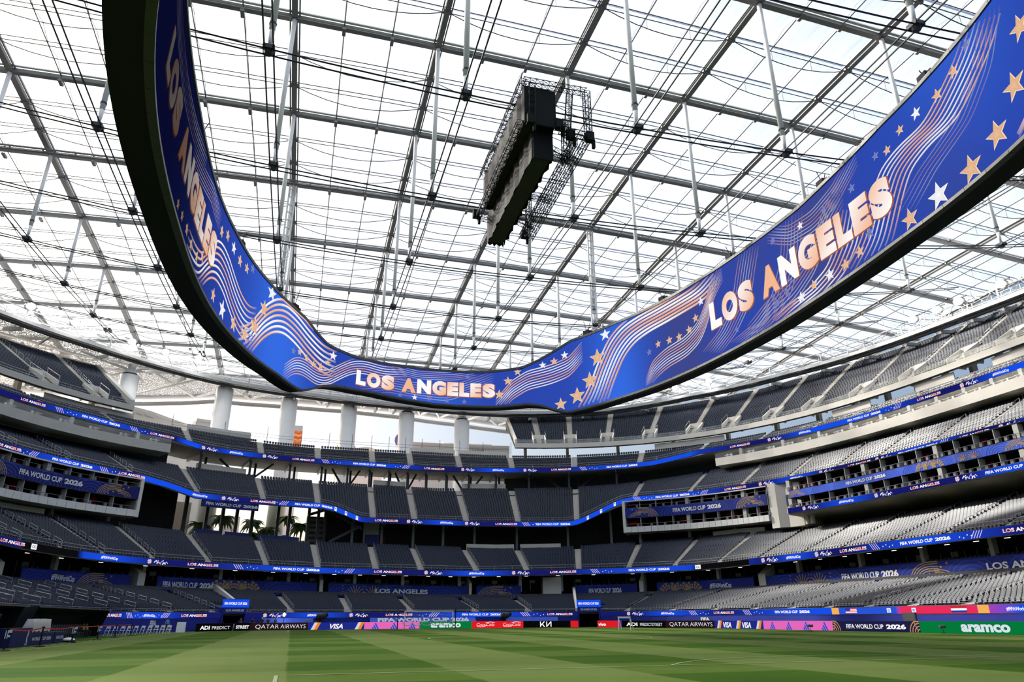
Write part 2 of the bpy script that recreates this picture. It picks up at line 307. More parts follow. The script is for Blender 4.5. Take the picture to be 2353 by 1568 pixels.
# ------------------------------------------------------------------ seating tiers
SEATS = []                              # (x, y, z, angle)
def tier(name, label, s0, s1, d0, d1, zf, zb, rows, aisles, stair=1.3, skirt=.9, seatgap=.51, vom=False, tunnel=(), rails=2, first=0, last=0):
    root = thing(name, label, 'grandstand', kind='structure'); dd = (d1-d0)/rows; edges = [s0]+[a for a in aisles if s0 < a < s1]+[s1]
    def zrow(t, i): a, b = zf(t), zb(t); return a+(b-a)*i/(rows-1)
    for a, b in zip(edges[:-1], edges[1:]):
        mid = (a+b)/2; k = BOWL.k(mid, (d0+d1)/2); hw = stair/2/k
        a2 = a+(hw if a != s0 else 0); b2 = b-(hw if b != s1 else 0)
        def prof(t):
            pr = [(d0, zrow(t, 0)-skirt)]
            for i in range(rows): pr += [(d0+i*dd, zrow(t, i)), (d0+(i+1)*dd, zrow(t, i))]
            return pr+[(d1, zrow(t, rows-1)-.8)]
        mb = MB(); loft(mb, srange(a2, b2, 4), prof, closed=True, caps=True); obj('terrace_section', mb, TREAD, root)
        for i in range(first, rows-last):
            d = d0+(i+.62)*dd; n = max(1, int((b2-a2)*BOWL.k(mid, d)/seatgap))
            vs0, vs1 = (a+2.1/k, b-2.1/k) if vom and i < 5 else (a2, b2)
            S = np.linspace(a2, b2, 2*n+1)[1::2]
            for t in S:
                if vom and i < 5 and not (vs0 < t < vs1): continue
                if any(x0 < t < x1 and i < nr for x0, x1, nr in tunnel): continue
                q = BOWL.P(t, d); SEATS.append((q[0], q[1], zrow(t, i), BOWL.ang(t)))
    for a in edges[1:-1]:
        k = BOWL.k(a, (d0+d1)/2); hw = stair/2/k
        def prof(t):
            pr = [(d0, zrow(t, 0)-skirt)]; z = zrow(t, 0)+.02
            for i in range(rows):
                r = (zrow(t, min(i+1, rows-1))-zrow(t, i))/2
                pr += [(d0+i*dd, zrow(t, i)+.03), (d0+(i+.5)*dd, zrow(t, i)+.03), (d0+(i+.5)*dd, zrow(t, i)+r+.03), (d0+(i+1)*dd, zrow(t, i)+r+.03)]
            return pr+[(d1, zrow(t, rows-1)-.8)]
        i0 = 5 if vom else 0
        mb = MB(); loft(mb, [a-hw, a+hw], prof, closed=True, caps=True); obj('aisle_stair', mb, STAIR, root)
        if rails:
            mb = MB(); i = i0+1; g = hw*.9 if rails == 2 else 0
            while i+2 < rows:
                A = p3(a+g, d0+(i+.3)*dd, zrow(a, i)); B_ = p3(a+g, d0+(i+2.3)*dd, zrow(a, i+2)); u = np.array([0, 0, .95])
                mb.tube([A, A+u, B_+u, B_], .035, 4); mb.tube([A+u*.55, B_+u*.55], .025, 4); i += 3
            obj('aisle_handrail', mb, RAIL, root)
        if vom:                          # exit portal cut into the foot of the aisle
            mb = MB(); w2 = 1.75/k
            for sg in (-1, 1): loft(mb, [a+sg*(w2-.25/k), a+sg*w2], lambda t: [(d0+.1, zf(t)-.3), (d0+.1, zf(t)+1.1), (d0+5*dd, zrow(t, 4)+1.2), (d0+5*dd, zf(t)-.3)], closed=True, caps=True)
            loft(mb, [a-w2, a+w2], lambda t: [(d0+4.8*dd, zf(t)), (d0+4.8*dd, zrow(t, 4)+1.25), (d0+5.2*dd, zrow(t, 4)+1.25), (d0+5.2*dd, zf(t))], closed=True, caps=True)
            loft(mb, [a-w2, a+w2], lambda t: [(d0+.15, zf(t)+.05), (d0+4.8*dd, zf(t)+.05)])
            obj('exit_portal', mb, CONCL, root)
            mb = MB()
            for sg in (-1, 1):
                A = p3(a+sg*w2, d0+.2, zf(a)+1.1); B_ = p3(a+sg*w2, d0+5*dd, zrow(a, 4)+1.2); u = np.array([0, 0, .9]); mb.tube([A, A+u, B_+u, B_], .04, 4)
            obj('portal_handrail', mb, RAIL, root)
    mb = MB(); S = srange(s0, s1, 1.4)   # guard rail along the front edge
    fh = .42 if d0 < 2 else .95
    for h in (fh*.55, fh): mb.tube([p3(t, d0+.12, zf(t)+h) for t in S], .018 if d0 < 2 else .026, 4)
    for t in S[::2]: mb.beam(p3(t, d0+.12, zf(t)), p3(t, d0+.12, zf(t)+fh), .04, .04)
    obj('guard_rail', mb, RAIL, root)
    return root
AI = [-68, -61, -54.5, -48.5, -43, -38.2, -33.4, -28.2, -22.2, -15.6, -6.4, 1.9, 11.9, 19.8, 26.5, 32.0, 37.0, 42.4, 48.4, 55.6, 62.4, 71.0, 79, 87, 95, 103, 111]
lower = tier('lower_tier', 'lowest seating tier behind the field wall, in front of the blue banners', -85, 118, .6, 16.8, lambda t: 2.45, ZT1, 21,
             [-76, -69, -60, -51, -44.6, -38, -31.4, -20.3, -11.7, -1.8, 9, 18, 34, 41.8, 50, 58.2, 65.5, 72.4, 79, 85.3, 92, 99, 107], rails=2, tunnel=((-30.6, -26, 8), (25.6, 30.2, 8)), skirt=.4, seatgap=.52)
club = tier('club_tier', 'second seating tier above the long ribbon display, below the suites', -80, 118, 14.4, 28, lambda t: ZR2(t)-.1, ZT2, 19, AI, skirt=.9)
mid = tier('middle_tier', 'third seating tier above the ramped ribbon display', -60, 112, 25.4, 37, lambda t: ZR3(t)-.1, ZT3, 15, AI, skirt=.9)
upper = tier('terrace_tier', 'shallow fourth seating tier of a few rows above the highest ribbon display', -56, 106, 34.4, 39.4, lambda t: ZR4(t)-.1, ZT4, 5, AI, skirt=.9, rails=0)
tl = tier('top_tier', 'steep top seating block high on the shaded left, under the canopy', -60, -31.8, 38.4, 58, lambda t: 40.1, ZT5, 24, [-55, -48.5, -42.5, -37.1, -33.9], skirt=1.2, vom=True, seatgap=.54)
tr = tier('top_tier', 'steep top seating deck high on the right, wrapping from the open end', 20.4, 108, 38.4, 58, lambda t: 40.1, ZT5, 24,
          [23.2, 26.2, 29.3, 32.6, 36.0, 39.0, 42.8, 47.0, 53.0, 60.3, 68, 76, 84, 92, 100], skirt=1.2, vom=True, seatgap=.54)
# seats: the 300 that show largest are things of their own, the rest one object
SV = []; SF = []
def sq(P, F):
    o = len(SV); SV.extend(P); SF.extend([tuple(i+o for i in f) for f in F])
bw = .235                              # local frame: +y outward (behind the sitter)
out = [(-bw, .30), (-bw, .72), (-bw*.72, .83), (bw*.72, .83), (bw, .72), (bw, .30)]
ty = lambda z: .10+(z-.3)*.28
P = [(x, ty(z)-.03, z) for x, z in out]+[(x, ty(z)+.03, z) for x, z in out]
sq(P, [(0, 1, 2, 3, 4, 5)[::-1], (6, 7, 8, 9, 10, 11)]+[(i, (i+1) % 6, (i+1) % 6+6, i+6) for i in range(6)])
def bx(x0, x1, y0, y1, z0, z1, sh=0): sq([(x, y+sh*(z-z0), z) for z in (z0, z1) for x, y in ((x0, y0), (x1, y0), (x1, y1), (x0, y1))], [(4, 5, 6, 7), (0, 1, 5, 4), (1, 2, 6, 5), (2, 3, 7, 6), (3, 0, 4, 7)])
bx(-.21, .21, -.10, -.03, .24, .64, .30); bx(-.06, .06, .03, .11, 0, .34)
for sg in (-1, 1): bx(sg*.262-.022, sg*.262+.022, -.16, .14, .52, .56)
SV = np.array(SV)*.92
for t in np.arange(-62, 112, .62):        # one row of lounge seats behind the lowest banners
    if any(a < t < b for a, b in ((-50, -45), (-34.4, -32), (-15.4, -13.4), (10.6, 12.4), (19.2, 26), (32.4, 34.6), (45.6, 47.8))): continue
    q = BOWL.P(t, 17.9); SEATS.append((q[0], q[1], ZB1(t)-.42, BOWL.ang(t)))
A = np.array(SEATS)
R = A[:, :3]-np.array([0, 0, CAM_H]); qz = R@fw; px = 1176.5+FPX*(R@rt)/qz; py = 784-FPX*(R@up)/qz
vis = (qz > 1) & (px > 5) & (px < 2345) & (A[:, 0] > 50) & (A[:, 2] < 7); order = np.argsort(np.where(vis, qz, 1e9)); near = order[:300]
smb = MB(); smb.add(SV, SF); sme = smb.mesh('stadium_seat', SEAT)
for i in near:
    o = inst('stadium_seat', sme, None, A[i, :3], A[i, 3]); tag(o, 'folded navy seat in the near rows of the sunlit lower right stand', 'seat', 'navy seats low in the right stand')
rest = np.delete(A, near, 0); n = len(rest); nv = len(SV)
ca, sa = np.cos(rest[:, 3])[:, None], np.sin(rest[:, 3])[:, None]; X = SV[None, :, 0]; Y = SV[None, :, 1]
co = np.stack([X*ca-Y*sa+rest[:, 0:1], X*sa+Y*ca+rest[:, 1:2], np.broadcast_to(SV[None, :, 2], (n, nv))+rest[:, 2:3]], 2).reshape(-1, 3).astype(np.float32)
lens = np.array([len(f) for f in SF]); flat = np.concatenate([np.array(f) for f in SF]); lp = (flat[None, :]+(np.arange(n)*nv)[:, None]).ravel().astype(np.int32)
me = bpy.data.meshes.new('stadium_seats'); me.vertices.add(n*nv); me.vertices.foreach_set('co', co.ravel()); me.loops.add(len(lp)); me.loops.foreach_set('vertex_index', lp)
ll = np.tile(lens, n); me.polygons.add(len(ll)); me.polygons.foreach_set('loop_start', np.r_[0, np.cumsum(ll)[:-1]].astype(np.int32))
try: me.polygons.foreach_set('loop_total', ll.astype(np.int32))
except Exception: pass
me.polygons.foreach_set('use_smooth', np.zeros(len(ll), bool)); me.update(calc_edges=True); me.validate(); me.materials.append(SEAT)
tag(obj('stadium_seats', me, SEAT), 'thousands of empty navy seats filling every tier of the bowl', 'seats', kind='stuff')
print('seats', len(A))
# ------------------------------------------------------------------ walls, slabs and dark rooms between the tiers
def band(parent, name, s0, s1, prof, m, step=3, closed=True, caps=True, label=None):
    mb = MB(); loft(mb, srange(s0, s1, step), prof, closed=closed, caps=caps); return obj(name, mb, m, parent, label=label)
bowl = thing('wall_bowl', 'concrete frame of the bowl: rear walls, soffits, dark rooms and columns between tiers', 'structure', kind='structure')
TUN = ((-30.6, -27.2), (26.2, 29.6))
for a, b in ((-85, TUN[0][0]), (TUN[0][1], TUN[1][0]), (TUN[1][1], 118)):
    band(bowl, 'field_wall', a, b, lambda t: [(0, 0), (0, 2.4), (.7, 2.4), (.7, 0)], BLUEV)
for a, b in TUN:
    band(bowl, 'tunnel_side', a-.15, a+.05, lambda t: [(-.3, 0), (-.3, 3.1), (9, 3.6), (9, 0)], BLUEV, 1)
    band(bowl, 'tunnel_side', b-.05, b+.15, lambda t: [(-.3, 0), (-.3, 3.1), (9, 3.6), (9, 0)], BLUEV, 1)
    band(bowl, 'tunnel_roof', a, b, lambda t: [(-.3, 2.3), (-.3, 3.1), (9, 3.6), (9, 2.3)], BLUEV, 1)
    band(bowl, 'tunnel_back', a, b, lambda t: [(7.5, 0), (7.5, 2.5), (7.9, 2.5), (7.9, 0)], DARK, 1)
    band(bowl, 'tunnel_stair_wall', b+.2 if a < 0 else a-.5, b+.5 if a < 0 else a-.2, lambda t: [(.6, 2.3), (.6, 3.0), (16.8, 7.0), (16.8, 4)], CONCL, 1)
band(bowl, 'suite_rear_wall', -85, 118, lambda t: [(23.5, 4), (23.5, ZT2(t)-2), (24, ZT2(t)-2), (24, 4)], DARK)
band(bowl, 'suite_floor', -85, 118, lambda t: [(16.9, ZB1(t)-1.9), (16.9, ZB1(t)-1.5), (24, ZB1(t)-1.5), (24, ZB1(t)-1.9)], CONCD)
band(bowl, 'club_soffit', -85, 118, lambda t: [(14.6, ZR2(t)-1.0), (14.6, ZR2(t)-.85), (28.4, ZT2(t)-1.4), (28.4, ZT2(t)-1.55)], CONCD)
for t in [-58, -49.5, -41, -33, -26.3, -19, -9.5, -1, 9.5, 19.2, 24.5, 33, 41, 52, 62, 72, 82, 92, 102]:
    mb = MB(); q = p3(t, 18.2, 0); mb.box((q[0], q[1], (ZB1(t)+ZR2(t))/2-.6), (.55, .8, 3.6), BOWL.ang(t)); obj('suite_column', mb, CONC, bowl)
for t, wd in ((-47.9, 1.3), (-33.3, 1.2), (23.3, 3.6), (32.9, .8), (46.9, 1.4), (-14.6, .6), (11.3, .5)):   # pale wing walls beside the stairs from the suites
    h = wd/2/BOWL.k(t, 18)
    band(bowl, 'stair_wing_wall', t-h, t+h, lambda u: [(17.2, ZT1(u)-.5), (17.2, ZR2(u)-1.2 if wd > 3.5 else ZB1(u)+.4), (20, ZR2(u)-.7), (20, ZT1(u)-.5)], CONCL, 1)
SOFL = emit('soffit_light_glow', (1, .95, .85), 1.6); slm = MB(); slm.box((0, 0, 0), (.7, .14, .06)); slm = slm.mesh('soffit_light', SOFL)
for t in np.arange(-58, 112, 4.1): inst('soffit_light', slm, bowl, p3(t, 16.4, ZR2(t)-.97), BOWL.ang(t))
mul = MB(); mul.box((0, 0, .8), (.07, .07, 1.9)); mul = mul.mesh('suite_mullion', STEEL); tvm = MB(); tvm.box((0, 0, 0), (1.1, .08, .62)); tvm = tvm.mesh('suite_monitor', mat('pale_glint', (.5, .5, .48), .4))  # pale monitor colour stands in for small glints inside the dark suites
for i, t in enumerate(np.arange(-58, 112, 1.75)):
    inst('suite_mullion', mul, bowl, p3(t, 19.6, ZB1(t)-.6), BOWL.ang(t))
    if i % 3 == 0: inst('suite_monitor', tvm, bowl, p3(t+.4, 21.5, ZR2(t)-1.75), BOWL.ang(t))
# concourse behind the second tier
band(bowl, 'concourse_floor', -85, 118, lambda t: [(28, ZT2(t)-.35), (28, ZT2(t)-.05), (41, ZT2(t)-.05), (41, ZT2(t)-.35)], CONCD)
for a, b in ((-85, -28.4), (-13.6, 118)):
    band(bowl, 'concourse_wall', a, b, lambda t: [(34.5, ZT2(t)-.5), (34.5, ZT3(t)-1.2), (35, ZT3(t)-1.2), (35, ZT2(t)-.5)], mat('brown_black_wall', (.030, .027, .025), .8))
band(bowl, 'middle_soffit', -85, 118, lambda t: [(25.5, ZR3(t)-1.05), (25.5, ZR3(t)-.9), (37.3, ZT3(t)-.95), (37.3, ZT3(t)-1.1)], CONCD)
for t in [-9.5, -4, 2.5, 8.5, 14, 20, 25.6, 29.5]:
    mb = MB(); q = p3(t, 31, 0); mb.box((q[0], q[1], (ZT2(t)+ZR3(t))/2+1.0), (.5, .7, ZR3(t)-ZT2(t)+2), BOWL.ang(t)); obj('concourse_column', mb, STEEL, bowl)
    mb = MB(); mb.beam(p3(t, 26, ZR3(t)-1.3), p3(t, 34, ZT3(t)-2.2), .3, .5); obj('concourse_beam', mb, STEELD, bowl)
for a, b in ((11.9, 19.8), (19.8, 25.2), (-43, -38), (38, 44)):
    band(bowl, 'parapet', a+.4, b-.4, lambda t: [(27.9, ZT2(t)-.3), (27.9, ZT2(t)+1.35), (28.2, ZT2(t)+1.35), (28.2, ZT2(t)-.3)], CONCL)
# concourse behind the third tier
band(bowl, 'upper_concourse_floor', -60, 112, lambda t: [(37, ZT3(t)-.9), (37, ZT3(t)-.6), (50, ZT3(t)-.6), (50, ZT3(t)-.9)], CONC)
for a, b in ((-60, -28.6), (19.4, 112)):
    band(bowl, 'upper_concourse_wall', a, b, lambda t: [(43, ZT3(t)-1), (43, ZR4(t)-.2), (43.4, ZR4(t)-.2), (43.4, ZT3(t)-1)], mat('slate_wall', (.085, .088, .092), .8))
band(bowl, 'terrace_soffit', -60, 112, lambda t: [(34.5, ZR4(t)-1.05), (34.5, ZR4(t)-.9), (47, ZR4(t)-.4), (47, ZR4(t)-.7)], mat('soffit_steel', (.22, .21, .20), .7, noise=.3, nscale=1.2))
for i, t in enumerate(srange(-27, 30, 4.1)):
    for dd_ in (36.5, 41):
        mb = MB(); q = p3(t+(.8 if dd_ > 40 else 0), dd_, 0); z0 = ZT3(t)-(.9 if dd_ > 38 else 1.5); z1 = ZR4(t)-.7; mb.box((q[0], q[1], (z0+z1)/2), (.42, .5, z1-z0), BOWL.ang(t)); obj('terrace_post', mb, STEELD, bowl)
    mb = MB(); mb.beam(p3(t, 35, ZR4(t)-1.1), p3(t, 46.5, ZR4(t)-.9), .3, .55); obj('terrace_beam', mb, STEEL, bowl)
    if i % 3 == 1:
        for sg in (-1, 1): mb = MB(); mb.beam(p3(t, 39.5, ZT3(t)-.7), p3(t+sg*2.4, 39.5, ZR4(t)-.9), .4, .4); obj('terrace_brace', mb, STEELD, bowl)
mb = MB()
for k in range(9):
    S = srange(-27.5, 30, 4); mb.tube([p3(t, 36+k*1.25, ZR4(t)-.95+.045*k) for t in S], .07, 4)
obj('soffit_pipework', mb, GALV, bowl)
for a, b in ((-27.6, -22.8), (-6.1, 1.6), (12.2, 19.5)):
    band(bowl, 'parapet', a+.4, b-.4, lambda t: [(36.95, ZT3(t)-.3), (36.95, ZT3(t)+1.75), (37.2, ZT3(t)+1.75), (37.2, ZT3(t)-.3)], CONCL)
# glazed balcony with a pale fascia on both long sides
for a, b, sd in ((-60, -29.8, 'left'), (38.6, 112, 'right')):
    r = thing('club_balcony', f'pale concrete balcony with a glass rail and dark club behind on the {sd} stand', 'balcony', kind='structure')
    band(r, 'fascia', a, b, lambda t: [(32, 30.9), (32, 32.5), (32.3, 32.5), (32.3, 31.2), (37, 31.2), (37, 30.9)], CONCL if sd == 'right' else CONC)  # sunlit right side given a paler concrete than the shaded left
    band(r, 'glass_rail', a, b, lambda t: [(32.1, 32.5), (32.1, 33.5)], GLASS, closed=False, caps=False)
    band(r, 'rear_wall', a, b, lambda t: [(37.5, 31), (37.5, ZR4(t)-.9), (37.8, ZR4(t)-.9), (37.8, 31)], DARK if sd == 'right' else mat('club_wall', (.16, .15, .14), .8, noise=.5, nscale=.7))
    for t in srange(a+2, b-2, 4.6):
        mb = MB(); q = p3(t, 34.5, 0); mb.box((q[0], q[1], 32.7), (.6, .7, 3.2), BOWL.ang(t)); obj('column', mb, CONC, r)
    bar = MB(); bar.box((0, 0, .52), (1.5, .5, .06)); bar.box((0, 0, .25), (.08, .08, .5)); bar.box((.45, .55, .4), (.4, .4, .1)); bar.box((.45, .73, .65), (.4, .06, .5)); bar.box((-.45, .55, .4), (.4, .4, .1)); bar.box((-.45, .73, .65), (.4, .06, .5))
    bme = bar.mesh('club_table', mat('pale_furniture', (.70, .68, .64), .5))
    for t in srange(a+1, b-1, 2.1): q = p3(t, 33.1, 32.55); inst('club_table', bme, r, q, BOWL.ang(t))
# fascia of the top decks and the slab under them
for a, b, r in ((-60, -31.8, tl), (20.4, 108, tr)):
    band(r, 'fascia_beam', a, b, lambda t: [(38, 39.1), (38, 40.15), (38.5, 40.15), (38.5, 39.1)], CONCL if a > 0 else CONC)  # sun and shade put into the colour: paler right, greyer left
    band(r, 'deck_soffit', a, b, lambda t: [(38.2, 39.0), (58, ZT5(t)-1.4), (58, ZT5(t)-1.1), (38.2, 39.15)], CONCD)
    band(r, 'rear_wall', a, b, lambda t: [(58, ZT5(t)-3), (58, ZT5(t)+.9), (58.2, ZT5(t)+.9), (58.2, ZT5(t)-3)], CONCL)
    mb = MB(); u = srange(a, a+.25, .25) if a > 0 else srange(b-.25, b, .25)
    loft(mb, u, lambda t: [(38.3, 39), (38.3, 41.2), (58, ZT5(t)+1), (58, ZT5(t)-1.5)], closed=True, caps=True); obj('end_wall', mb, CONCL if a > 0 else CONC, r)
    for t in srange(a+1.5, b-1.5, 4.2):
        mb = MB(); q = p3(t, 45, 0); mb.box((q[0], q[1], 40), (.7, 1.2, 5), BOWL.ang(t)); obj('deck_column', mb, CONC, r)
for t in srange(33, 107, 1.9):
    q = p3(t, 38.75, 40.05); inst('club_table', bme, tr, q, BOWL.ang(t))
    if t > 45: q = p3(t+.9, 35.6, ZR4(t)+.35); inst('club_table', bme, upper, q, BOWL.ang(t))
band(tr, 'glass_rail', 20.6, 107, lambda t: [(38.15, 40.15), (38.15, 41.1)], GLASS, closed=False, caps=False)
for a, b in ((33, 38.5), (49.5, 54.5), (61, 67), (73, 80)):
    band(bowl, 'loge_wall', a, b, lambda t: [(38.8, 37.6), (38.8, 38.9), (39, 38.9), (39, 37.6)], CONCL)
for a, b in ((-28, -23), (-37, -31.5)): band(bowl, 'loge_wall', a, b, lambda t: [(39.6, 36.4), (39.6, 38.4), (39.8, 38.9), (39.8, 37.4)], CONC)
for a, b in ((1.9, 11.9), (11.9, 20)): band(bowl, 'loge_wall', a+.3, b-.3, lambda t: [(39.6, 37), (39.6, 38.3), (39.9, 38.3), (39.9, 37)], CONCL)
# railing behind the back row of the open end
mb = MB(); S = srange(-29, 20, 3.8)
for t in S: mb.tube([p3(t, 39.9, 37), p3(t, 39.9, 40.6)], .05, 4)
for h in (38.3, 38.9): mb.tube([p3(t, 39.9, h) for t in S], .03, 4)
obj('end_railing', mb, STEELD, bowl)
# ------------------------------------------------------------------ suite boxes either side
def suite_block(name, label, s0, s1, levels, d, side):
    r = thing(name, label, 'suites', kind='structure')
    for z0, z1 in levels:
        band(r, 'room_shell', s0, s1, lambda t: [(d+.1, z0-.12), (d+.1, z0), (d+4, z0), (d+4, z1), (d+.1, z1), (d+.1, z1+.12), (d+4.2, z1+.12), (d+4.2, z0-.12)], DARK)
        n = max(2, int((s1-s0)*BOWL.k((s0+s1)/2, d)/2.9))
        me = MB(); me.box((0, .55, (z1-z0)/2), (.09, 1.1, z1-z0)); me = me.mesh('partition', CONC); m2 = MB(); m2.box((0, .5, (z1-z0)/2), (.7, .9, z1-z0)); m2 = m2.mesh('column', CONC)
        for i, t in enumerate(np.linspace(s0, s1, n+1)): q = p3(t, d+.1, z0); inst('column' if i % 4 == 0 else 'partition', m2 if i % 4 == 0 else me, r, q, BOWL.ang(t))
        for i in range(n):
            t = s0+(s1-s0)*(i+.5)/n
            if i % 3 == (0 if side == 'right' else 2):
                mb = MB(); q = p3(t, d+3.2, z0); mb.box((q[0], q[1], (z0+z1)/2), (2.4, .1, z1-z0-.1), BOWL.ang(t)); obj('red_wall_panel', mb, RED, r)
        mb = MB(); S = srange(s0, s1, 1.2); mb.tube([p3(t, d-.05, z0+.55) for t in S], .035, 4)
        for t in S[::1]: q = p3(t, d+.25, z0+.28); mb.box((q[0], q[1], q[2]), (.42, .35, .5), BOWL.ang(t))
        obj('balcony_seats_and_rail', mb, mat('suite_seats', (.20, .20, .21), .5), r)
    return r
sb = []
for s0, s1, sd in ((-62, -32.6, 'left'), (31.0, 45.4, 'right')):
    r = suite_block('suite_box', f'two-storey suite block with a world cup banner between its floors on the {sd}', s0, s1, ((18.85, 20.6), (22.7, 23.95)), 25, sd); sb.append(r)
    mb = MB(); k = BOWL.k((s0+s1)/2, 25); n = int((s1-s0)*k/1.25)
    for i in range(n):                    # each white cladding panel with an open joint
        a = s0+(s1-s0)*i/n; b = s0+(s1-s0)*(i+1)/n-.03
        pm = MB(); loft(pm, [a, b], lambda t: [(24.8, 17.75), (24.8, 18.85), (25.0, 18.85), (25.0, 17.75)], closed=True, caps=True); obj('cladding_panel', pm, WHITE, r)
    band(r, 'floor_slab', s0, s1, lambda t: [(25.0, 17.8), (25.0, 18.8), (30, 18.8), (30, 17.8)], CONC)
    band(r, 'banner_backing', s0, s1, lambda t: [(25.0, 20.62), (25.0, 22.66), (25.3, 22.66), (25.3, 20.62)], CONC)
    band(r, 'top_beam', s0, s1, lambda t: [(24.9, 23.95), (24.9, 24.15), (25.4, 24.15), (25.4, 23.95)], CONCL)
    e = s1 if s0 < 0 else s0
    band(r, 'end_wall', e-.12, e+.12, lambda t: [(24.8, 17.7), (24.8, 24.1), (30, 24.1), (30, 17.7)], CONCL, .2)
    for t in srange(s0+1, s1-1, 4.4): mb = MB(); q = p3(t, 29.2, 0); mb.box((q[0], q[1], 17.2), (.5, .6, 2.6), BOWL.ang(t)); obj('support_post', mb, CONC, r)
r = suite_block('suite_box', 'long two-storey suite block with a gold patterned banner on the far right', 49.4, 112, ((19.1, 20.75), (22.1, 23.9)), 22.6, 'right')
band(r, 'banner_backing', 49.4, 112, lambda t: [(22.8, 20.8), (22.8, 22.0), (23.1, 22.0), (23.1, 20.8)], CONC)
band(r, 'floor_slab', 49.0, 112, lambda t: [(22.3, 18.2), (22.3, 19.05), (31, 19.05), (31, 18.2)], CONC)
band(r, 'under_soffit', 49.0, 112, lambda t: [(22.5, 18.0), (22.5, 18.2), (36, 17.6), (36, 17.4)], mat('warm_soffit', (.46, .42, .35), .8))
mb = MB(); loft(mb, srange(45.5, 49.3, 1), lambda t: [(25.2+(.8 if t > 47 else 0), 16.4), (25.2+(.8 if t > 47 else 0), 24.4), (31, 24.4), (31, 16.4)], closed=True, caps=True); obj('stair_tower', mb, CONCL, r)
mb = MB(); q = p3(48.9, 24.2, 20.7); mb.box(q, (2.1, .3, 2.0), BOWL.ang(48.9)); obj('tower_screen', mb, NAVY, r)
mb = MB()
for t in (50, 50.7): q = p3(t, 25.5, 0); mb.lathe((q[0], q[1], 16.4), [(.42, 0), (.42, 1.9)], 10)
obj('stair_foot_columns', mb, CONCL, r)
# ------------------------------------------------------------------ roof: film panels on a cable net with hanging posts
ZT = lambda x, y: 72.4-((y-60)/103)**2*3.6-((x-20.2)/64)**2*1.5
ZBC = lambda x, y: 48.8+((x-20.2)/63.9)**2*4.5+((y-60)/85)**2*4.5
def inside(x, y, d): return (abs(x-20.2)/(42+d))**4+(abs(y-59.6)/(60+d))**4 <= 1
def yspan(x, d): q = (abs(x-20.2)/(42+d))**4; h = (60+d)*(1-q)**.25 if q < 1 else 0; return 59.6-h, 59.6+h
def xspan(y, d): q = (abs(y-59.6)/(60+d))**4; h = (42+d)*(1-q)**.25 if q < 1 else 0; return 20.2-h, 20.2+h
GX = [-7.1+18.3*k for k in range(-4, 10)]; GY = [53.3+18.3*j for j in range(-2, 9)]
roof = thing('roof', 'vast translucent white film roof on a grey steel grid above the whole bowl', 'roof', kind='structure')
DR = 84
for x in GX:
    y0, y1 = yspan(x, DR); y0 = max(y0, 5)
    if y1-y0 < 10 or x < -95: continue
    Y = srange(y0, y1, 9); mb = MB()
    for dx, wd, dz, h in ((0, .7, 0, .6), (-.58, .18, .25, .32), (.58, .18, .25, .32)):
        for a, b in zip(Y[:-1], Y[1:]): mb.beam((x+dx, a, ZT(x, a)+dz), (x+dx, b, ZT(x, b)+dz), wd, h)
    for y in GY:
        for k in (1, 2):
            yy = y+6.1*k
            if y0 < yy < y1: mb.box((x, yy, ZT(x, yy)-.15), (1.1, .45, .45))
    obj('main_beam', mb, STEEL, roof)
for y in GY:
    x0, x1 = xspan(y, DR); X = srange(x0, x1, 9); mb = MB()
    for a, b in zip(X[:-1], X[1:]):
        mb.beam((a, y, ZT(a, y)-.1), (b, y, ZT(b, y)-.1), .7, .62)
    mb.tube([(a, y-.9, ZT(a, y)-.75) for a in X], .045, 4)
    for x in GX:
        for k in (1, 2):
            if x0 < x+6.1*k < x1: mb.box((x+6.1*k, y, ZT(x, y)-.6), (.45, 1.2, .35))
    obj('cross_beam', mb, STEEL, roof)
    mb = MB()
    for a, b in zip(X[:-1], X[1:]):
        for sg in (-1, 1): mb.beam((a, y+sg*.62, ZT(a, y)+.32), (b, y+sg*.62, ZT(b, y)+.32), .35, .16)
    obj('gutter_flashing', mb, PAINT, roof)
ROD = mat('roof_rod', (.16, .165, .17), .5, .3)
for i in range(len(GX)-1):
    for k in (1, 2):
        x = GX[i]+6.1*k; y0, y1 = yspan(x, DR); y0 = max(y0, 20)
        if y1-y0 < 10: continue
        Y = srange(y0, y1, 6); mb = MB(); mb.tube([(x, y, ZT(x, y)-.1) for y in Y], .085, 4)
        for y in GY:                       # shallow kinked tie over each bay
            for a in (0, 6.1, 12.2):
                if y0 < y+a and y+a+6.1 < y1: mb.tube([(x, y+a, ZT(x, y+a)), (x, y+a+3.05, ZT(x, y+a)+.75), (x, y+a+6.1, ZT(x, y+a+6.1))], .04, 3)
        obj('purlin', mb, ROD, roof)
for j in range(len(GY)-1):
    for k in (1, 2):
        y = GY[j]+6.1*k; x0, x1 = xspan(y, DR); mb = MB(); X = srange(x0, x1, 6)
        for dy, r in ((-.55, .075), (.25, .075)): mb.tube([(x, y+dy, ZT(x, y)-.05) for x in X], r, 4)
        obj('cross_rod', mb, ROD, roof); mb = MB()
        for x in GX[:-1]:
            if x < x0 or x+18.3 > x1: continue
            mb.tube([(x+18.3*q/8, y, ZT(x+18.3*q/8, y)-.2-2.0*(1-(2*q/8-1)**2)) for q in range(9)], .075, 4)
            for q in (1, 2):
                xx = x+6.1*q; mb.tube([(xx, y, ZT(xx, y)-.1), (xx, y, ZT(xx, y)-.2-2.0*(1-(2*q/3-1)**2))], .03, 3)
        obj('sagging_cable', mb, ROD, roof)
